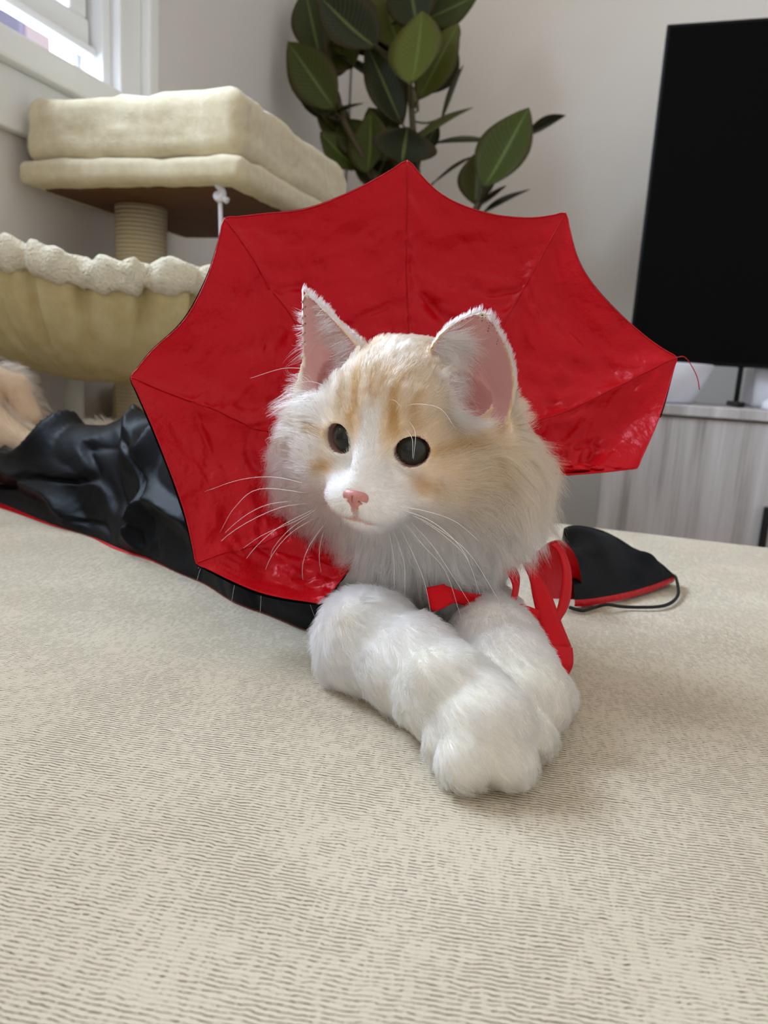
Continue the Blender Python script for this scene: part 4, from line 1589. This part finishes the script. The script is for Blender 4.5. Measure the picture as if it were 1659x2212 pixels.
# ------------------------------------------------------------------ the cape
def satin(name, base, sheen, rough=.38, crease=.5, streak=1.0, spec=.45, stint=(1, 1, 1)):
    t = NT(name)
    co = t.coords('Object')
    mpx = t.n('ShaderNodeMapping')
    mpx.inputs['Rotation'].default_value = (.3, .5, .8)
    mpx.inputs['Scale'].default_value = (1, .35, 1)
    t.l(co, mpx.inputs[0])
    n1 = t.noise(mpx.outputs[0], 55, 4, .55)
    n2 = t.noise(co, 1500, 2)
    n3 = t.noise(co, 190, 3, .6)
    t.p.inputs['Base Color'].default_value = (*base, 1)
    t.set(Roughness=rough)
    t.p.inputs['Specular IOR Level'].default_value = spec
    t.p.inputs['Specular Tint'].default_value = (*stint, 1)
    t.p.inputs['Anisotropic'].default_value = .4
    t.p.inputs['Sheen Weight'].default_value = sheen[3]
    t.p.inputs['Sheen Roughness'].default_value = .35
    t.p.inputs['Sheen Tint'].default_value = (*sheen[:3], 1)
    hgt = t.math('ADD', t.math('MULTIPLY', n1, crease), t.math('ADD', t.math('MULTIPLY', n3, .12 * streak), t.math('MULTIPLY', n2, .012)))
    t.bump(hgt, .55, .006)
    return t.m


M_RED = satin('red_satin', srgb(186, 0, 14), (1, .35, .4, .05), .34, 1.0, .8, .6, (1, .30, .36))
M_REDR = satin('red_ribbon', srgb(200, 8, 20), (1, .4, .45, .08), .5, .1, .3, .4, (1, .3, .34))
M_BLACK = satin('black_satin', srgb(9, 9, 11), (.6, .7, 1, .0), .50, .3, .4, .16, (.75, .85, 1))
M_CORD = simple('black_elastic', srgb(14, 14, 15), .6)

cape = thing('pet_cape', 'red-lined black satin cape with high scalloped collar worn by the cat', 'cape', (0, .52, S))
# collar outline: pixel, distance
OUT = [(690, 1303, .450), (560, 1278, .452), (425, 1217, .458), (396, 1095, .470), (338, 940, .482), (283, 815, .490), (330, 757, .500), (400, 690, .505), (452, 590, .512),
       (485, 472, .520), (572, 462, .530), (668, 450, .535), (780, 404, .540), (880, 347, .545), (955, 421, .550), (1048, 460, .552), (1140, 471, .552), (1222, 461, .550),
       (1250, 565, .545), (1305, 645, .540), (1395, 728, .534), (1462, 773, .526), (1424, 900, .520), (1376, 1011, .512), (1310, 1019, .512), (1225, 1026, .510)]
TIPS = [0, 2, 5, 9, 13, 17, 21, 23]
INN_C = (895, 1020)
outp, innp, tipf = [], [], []
per = 14
for a in range(len(TIPS) - 1):
    seg = OUT[TIPS[a]:TIPS[a + 1] + 1]
    w = np.array([at(*s_) for s_ in seg])
    q = spline(w, per + 1)
    outp.append(q[:-1])
    tipf.append(np.linspace(0, 1, per + 1)[:-1])
seg = np.array([at(*s_) for s_ in OUT[TIPS[-1]:]])
q = spline(seg, per // 2 + 1)
outp.append(q)
tipf.append(np.linspace(0, .5, per // 2 + 1))
OP = np.concatenate(outp)
TF = np.concatenate(tipf)
nU = len(OP)
IP = []
for k in range(nU):
    v = OP[k] - CAM
    dpt = v @ F0
    px = W / 2 + FPX * (v @ RR) / dpt
    py = H / 2 - FPX * (v @ UU) / dpt
    dx, dy = px - INN_C[0], py - INN_C[1]
    l_ = math.hypot(dx, dy)
    ux, uy = dx / l_, dy / l_
    R_ = 150
    IP.append(at(INN_C[0] + ux * R_, INN_C[1] + uy * R_, .505 - .035 * uy))
IP = np.array(IP)
nV = 44
vv_ = np.linspace(0, 1, nV)
GR = IP[:, None, :] * (1 - vv_)[None, :, None] + OP[:, None, :] * vv_[None, :, None]


def grid_normals(Gd):
    du = np.gradient(Gd, axis=0)
    dv = np.gradient(Gd, axis=1)
    n_ = np.cross(du, dv)
    n_ /= np.linalg.norm(n_, axis=-1, keepdims=True) + 1e-12
    return n_


CN = grid_normals(GR)
if (CN.mean((0, 1)) @ F0) > 0: CN = -CN          # towards the viewer
sag = np.sin(np.pi * TF)[:, None]
bow = np.sin(np.pi * vv_ * .95)[None, :]
seam = np.minimum(TF, 1 - TF)[:, None]
ridge = np.exp(-(seam / .045) ** 2)
disp = -.010 * sag * (vv_ ** 1.2)[None, :] - .010 * bow + .0022 * ridge * vv_[None, :]
U_, V_ = np.meshgrid(np.arange(nU) / nU, vv_, indexing='ij')
q3 = np.stack([U_ * 26, V_ * 4.5, np.zeros_like(U_)], -1)
disp += (vnoise(q3) - .5) * .008 * np.clip(1 - V_ * .2, 0, 1)
disp += (vnoise(np.stack([U_ * 60, V_ * 12, U_ * 0 + 5], -1)) - .5) * .0045 + (vnoise(np.stack([U_ * 110 + V_ * 9, V_ * 24, U_ * 0 + 7], -1)) - .5) * .0016
# sharp fold lines
fl_ = vnoise(np.stack([U_ * 16 + V_ * 3, V_ * 3.2 - U_ * 4, U_ * 0 + 3], -1))
disp += -.0030 * np.exp(-((fl_ - .5) / .035) ** 2)
fl2 = vnoise(np.stack([U_ * 22 - V_ * 4, V_ * 5 + U_ * 5, U_ * 0 + 9], -1))
disp += .0012 * np.exp(-((fl2 - .5) / .05) ** 2)
fade_ = np.clip((1 - vv_) / .30, 0, 1)
disp *= (fade_ * (2 - fade_))[None, :]
GC = GR + CN * disp[..., None]
GC = GC.reshape(nU, nV, 3)


def refine(Gd, fu, fv):
    """Catmull-Rom refinement of a point grid"""
    A_ = np.stack([spline(Gd[:, j], (Gd.shape[0] - 1) * fu + 1) for j in range(Gd.shape[1])], 1)
    return np.stack([spline(A_[i], (Gd.shape[1] - 1) * fv + 1) for i in range(A_.shape[0])], 0)


GF = refine(GC, 2, 2)
col_l = mesh_obj('collar_lining', GF.reshape(-1, 3), grid_faces(*GF.shape[:2]), M_RED, cape)
col_l['label'] = 'shiny red satin inside of the collar'
ctr = np.array(at(INN_C[0], INN_C[1], .51))
GB = GC - grid_normals(GC) * np.sign((grid_normals(GC).mean((0, 1)) @ -F0)) * .0014
rim_ = np.clip((vv_ - .9) / .1, 0, 1)[None, :, None]
outd = GB - ctr
outd /= np.linalg.norm(outd, axis=-1, keepdims=True)
GB = GB + outd * .0009 * rim_
GB = GB[:-14]
GBF = refine(GB, 2, 1)
col_s = mesh_obj('collar_shell', GBF.reshape(-1, 3), grid_faces(*GBF.shape[:2]), M_BLACK, cape)
col_s['label'] = 'black satin outside of the collar'
edge_pts = np.concatenate([GF[0, ::4], GF[:, -1], GF[-1, ::-4]])
V, Fc = tube_mesh(edge_pts, .00055, 6)
mesh_obj('collar_hem', V, Fc, M_RED, cape)
# stitched seams running from every collar point towards the neck
for k in range(1, len(TIPS) - 1):
    i_ = k * per * 2
    ln_ = GF[i_, GF.shape[1] // 5::3] + CN[min(k * per, nU - 1), 10] * .0004
    V, Fc = tube_mesh(ln_, .00035, 5)
    mesh_obj('seam', V, Fc, M_RED, cape)
th0 = at(1462, 772, .526)
V, Fc = tube_mesh(spline([th0, at(1478, 771, .527), at(1492, 787, .528), at(1506, 815, .528), at(1511, 842, .528)], 16), .00035, 6)
mesh_obj('loose_thread', V, Fc, M_RED, cape)

# ---- the drape over the cat's back
HEM = [(735, 1352), (690, 1374), (600, 1336), (500, 1293), (420, 1253), (320, 1205), (230, 1173), (120, 1134), (0, 1086), (-140, 1040)]
RID = [at(800, 1010, .575), at(720, 985, .605), at(600, 950, .65), at(480, 922, .70), at(400, 912, .74), at(330, 908, .775), at(230, 914, .82), at(130, 930, .86), at(40, 975, .91), at(-90, 1000, .97)]
nS = 130
hem = spline([onz(x, y, S + .0015) for x, y in HEM], nS)
rid = spline(RID, nS)
hor = rid - hem
hor[:, 2] = 0
hl_ = np.linalg.norm(hor, axis=1)[:, None]
hd_ = hor / hl_
ht_ = (rid[:, 2] - S)[:, None]
sec = []
for f_, zf in ((0, 0.015), (.06, .30), (.20, .62), (.50, .90), (1.0, 1.0), (1.35, .80), (1.62, .35), (1.72, .02)):
    sec.append(hem * [1, 1, 0] + hor * f_ + EZ * (S + ht_ * zf))
sec = np.stack(sec, 1)
nT = 70
DR = np.stack([spline(sec[i], nT) for i in range(nS)], 0)
DNm = grid_normals(DR)
if DNm[:, nT // 2].mean(0)[2] < 0: DNm = -DNm
Us, Ts = np.meshgrid(np.linspace(0, 1, nS), np.linspace(0, 1, nT), indexing='ij')
q3 = np.stack([Us * 9, Ts * 3.0 + Us * 2, Us * 0], -1)
big_ = vnoise(q3) - .5
f1 = np.abs(vnoise(np.stack([Us * 7 + Ts * 2.2, Ts * 3.5 - Us * 2.5, Us * 0 + 4], -1)) - .5)
f2 = np.abs(vnoise(np.stack([Us * 13 - Ts * 3, Ts * 5 + Us * 3, Us * 0 + 8], -1)) - .5)
fold = .022 * big_ + .022 * (.16 - np.clip(f1, 0, .16)) / .16 - .010 * (.10 - np.clip(f2, 0, .10)) / .10
low = np.clip(Ts / .10, 0, 1) * np.clip((1 - Ts) / .1, 0, 1)
# keep the part under the collar close to the body
amp = np.clip(.35 + 1.1 * (Us - .15), .35, 1)
DR2 = DR + DNm * (fold * low * amp * .85)[..., None]
hw2 = (np.sin(Us * 42) * .5 + np.sin(Us * 23 + 1)) * .004 * np.clip(1 - Ts / .15, 0, 1)
DR2[..., :2] -= hd_[:, None, :2] * hw2[..., None]
DR2[..., 2] = np.maximum(DR2[..., 2], S + .0012)
dr = mesh_obj('drape', refine(DR2, 2, 2).reshape(-1, 3), grid_faces((nS - 1) * 2 + 1, (nT - 1) * 2 + 1), M_BLACK, cape)
dr['label'] = 'black satin drape over the cat\'s back'
# the red lining peeping out along the hem
LN = []
ext = np.interp(np.linspace(0, 1, nS), [0, .45, .55, .66, .72, .80, .9, 1], [-.006, -.006, .000, .007, -.004, .004, .016, .022])
for k_, (o_, z_) in enumerate(((1.0, .0006), (.55, .0022), (0., .0030), (-.6, .0026))):
    LN.append(DR2[:, 0] * [1, 1, 0] - hd_ * (ext * o_)[:, None] + (hd_ * .004 if k_ == 3 else 0) + EZ * (S + z_ * .5))
LN = np.stack(LN, 1)
mesh_obj('drape_lining', LN.reshape(-1, 3), grid_faces(nS, 4), M_RED, cape)

# ---- the flap lying on the sofa at the photo's right
TOP = [(1165, 1190), (1195, 1160), (1232, 1137), (1288, 1142), (1335, 1163), (1375, 1190), (1420, 1214), (1456, 1241)]
BOT = [(1180, 1285), (1210, 1293), (1258, 1295), (1310, 1288), (1360, 1278), (1405, 1265), (1440, 1252), (1457, 1243)]
nA = 60
tz = [.045, .048, .046, .040, .034, .028, .020, .010]
top = spline([onz(x, y, S + z) for (x, y), z in zip(TOP, tz)], nA)
bot = spline([onz(x, y, S + z) for (x, y), z in zip(BOT, [.010, .009, .008, .008, .008, .008, .009, .010])], nA)
FLP = []
for f_ in np.linspace(0, 1, 24):
    FLP.append(bot * (1 - f_) + top * f_ + EZ * (.014 * math.sin(math.pi * f_) * np.interp(np.linspace(0, 1, nA), [0, .7, 1], [1, .7, 0]))[:, None])
FLP = np.stack(FLP, 1)
Ua, Ta = np.meshgrid(np.linspace(0, 1, nA), np.linspace(0, 1, 24), indexing='ij')
fz_ = (vnoise(np.stack([Ua * 7 + Ta * 2, Ta * 3, Ua * 0 + 2], -1)) - .5) * .024 * np.sin(np.pi * np.clip(Ta, 0, 1)) * np.clip((1 - Ua) * 4, 0, 1)
FLP[..., 2] += fz_
back = np.stack([top + (top - bot) * np.array([.22, .22, 0]) * g_ - EZ * ((top[:, 2] - S - .002) * g_)[:, None] for g_ in (.35, .7, 1.0)], 1)
FLA = np.concatenate([FLP, back], 1)
FLA = FLA[14:]
fo = mesh_obj('side_flap', refine(FLA, 1, 2).reshape(-1, 3), grid_faces(FLA.shape[0], (FLA.shape[1] - 1) * 2 + 1), M_BLACK, cape)
fo['label'] = 'black satin corner of the cape lying on the sofa'
LF = np.stack([bot[14:] - EZ * .0050 + np.array([0, -.002, 0]), bot[14:] - EZ * .0022 + np.array([0, -.0022, 0]), bot[14:] - EZ * .0002 + np.array([0, -.0006, 0]), bot[14:] * .9 + top[14:] * .1 - EZ * .0015], 1)
mesh_obj('flap_lining', LF.reshape(-1, 3), grid_faces(nA - 14, 4), M_RED, cape)
# open end of the flap: its red lining faces the viewer
e_t = spline([at(1150, 1200, .585), at(1185, 1172, .588), at(1215, 1168, .592), at(1240, 1195, .598), at(1254, 1240, .606), at(1258, 1294, .612)], 24)
e_b = spline([at(1150, 1290, .585), at(1172, 1292, .588), at(1192, 1293, .592), at(1215, 1294, .598), at(1238, 1295, .604), at(1257, 1296, .611)], 24)
EN_ = np.stack([e_b * (1 - f_) + e_t * f_ + F0 * (.010 * math.sin(math.pi * f_)) for f_ in np.linspace(0, 1, 12)], 1)
mesh_obj('flap_inside', EN_.reshape(-1, 3), grid_faces(24, 12), M_RED, cape)
# elastic cord
cord = [top[-1] - EZ * .001, top[-1] * .5 + onz(1465, 1270, S + .004) * .5 + EZ * .002, onz(1465, 1283, S + .004), onz(1448, 1303, S + .003), onz(1415, 1311, S + .003), onz(1350, 1311, S + .003), onz(1312, 1306, S + .006),
        onz(1285, 1312, S + .003), onz(1258, 1319, S + .003), onz(1230, 1312, S + .003)]
V, Fc = tube_mesh(spline(cord, 60), .0014, 8)
co_ = mesh_obj('cord', V, Fc, M_CORD, cape)
co_['label'] = 'black elastic cord loop'


# ---- red ribbon ties
def ribbon(name, left, right, n=20, thick=.0007):
    l_ = spline([at(*p_) for p_ in left], n)
    r_ = spline([at(*p_) for p_ in right], n)
    g_ = np.stack([l_ * (1 - f_) + r_ * f_ for f_ in np.linspace(0, 1, 5)], 1)
    o = mesh_obj(name, g_.reshape(-1, 3), grid_faces(n, 5), M_REDR, cape)
    s_ = o.modifiers.new('solid', 'SOLIDIFY')
    s_.thickness = thick
    s_.offset = 0
    return o


ribbon('ribbon', [(1128, 1215, .462), (1144, 1250, .462), (1153, 1298, .462), (1168, 1357, .460), (1190, 1403, .457)],
       [(1150, 1215, .468), (1168, 1250, .468), (1188, 1279, .470), (1210, 1338, .468), (1234, 1397, .466)])
ribbon('ribbon_end', [(1189, 1392, .458), (1184, 1413, .452), (1178, 1434, .448), (1214, 1468, .4555)],
       [(1236, 1399, .466), (1238, 1420, .462), (1236, 1440, .458), (1222, 1468, .4560)])
ribbon('ribbon', [(1030, 1285, .452), (1085, 1292, .452), (1125, 1304, .452), (1168, 1319, .455)],
       [(1043, 1318, .452), (1098, 1322, .452), (1120, 1340, .450), (1152, 1365, .452)])
ribbon('ribbon', [(1068, 1225, .452), (1095, 1240, .455), (1108, 1268, .454), (1100, 1305, .452)],
       [(1112, 1225, .462), (1122, 1245, .462), (1120, 1275, .460), (1112, 1310, .456)])
ribbon('ribbon_loop', [(1190, 1178, .50), (1206, 1194, .498), (1216, 1240, .496), (1208, 1298, .492), (1196, 1338, .486)],
       [(1205, 1172, .505), (1221, 1194, .504), (1234, 1240, .503), (1230, 1302, .499), (1208, 1345, .490)])
ribbon('ribbon_loop', [(920, 1270, .424), (925, 1296, .420), (938, 1320, .418), (984, 1299, .422)],
       [(960, 1262, .426), (972, 1276, .424), (978, 1290, .424), (987, 1297, .424)])
ribbon('ribbon', [(955, 1262, .430), (1000, 1278, .434), (1040, 1284, .444)],
       [(950, 1292, .428), (995, 1306, .434), (1040, 1316, .446)])
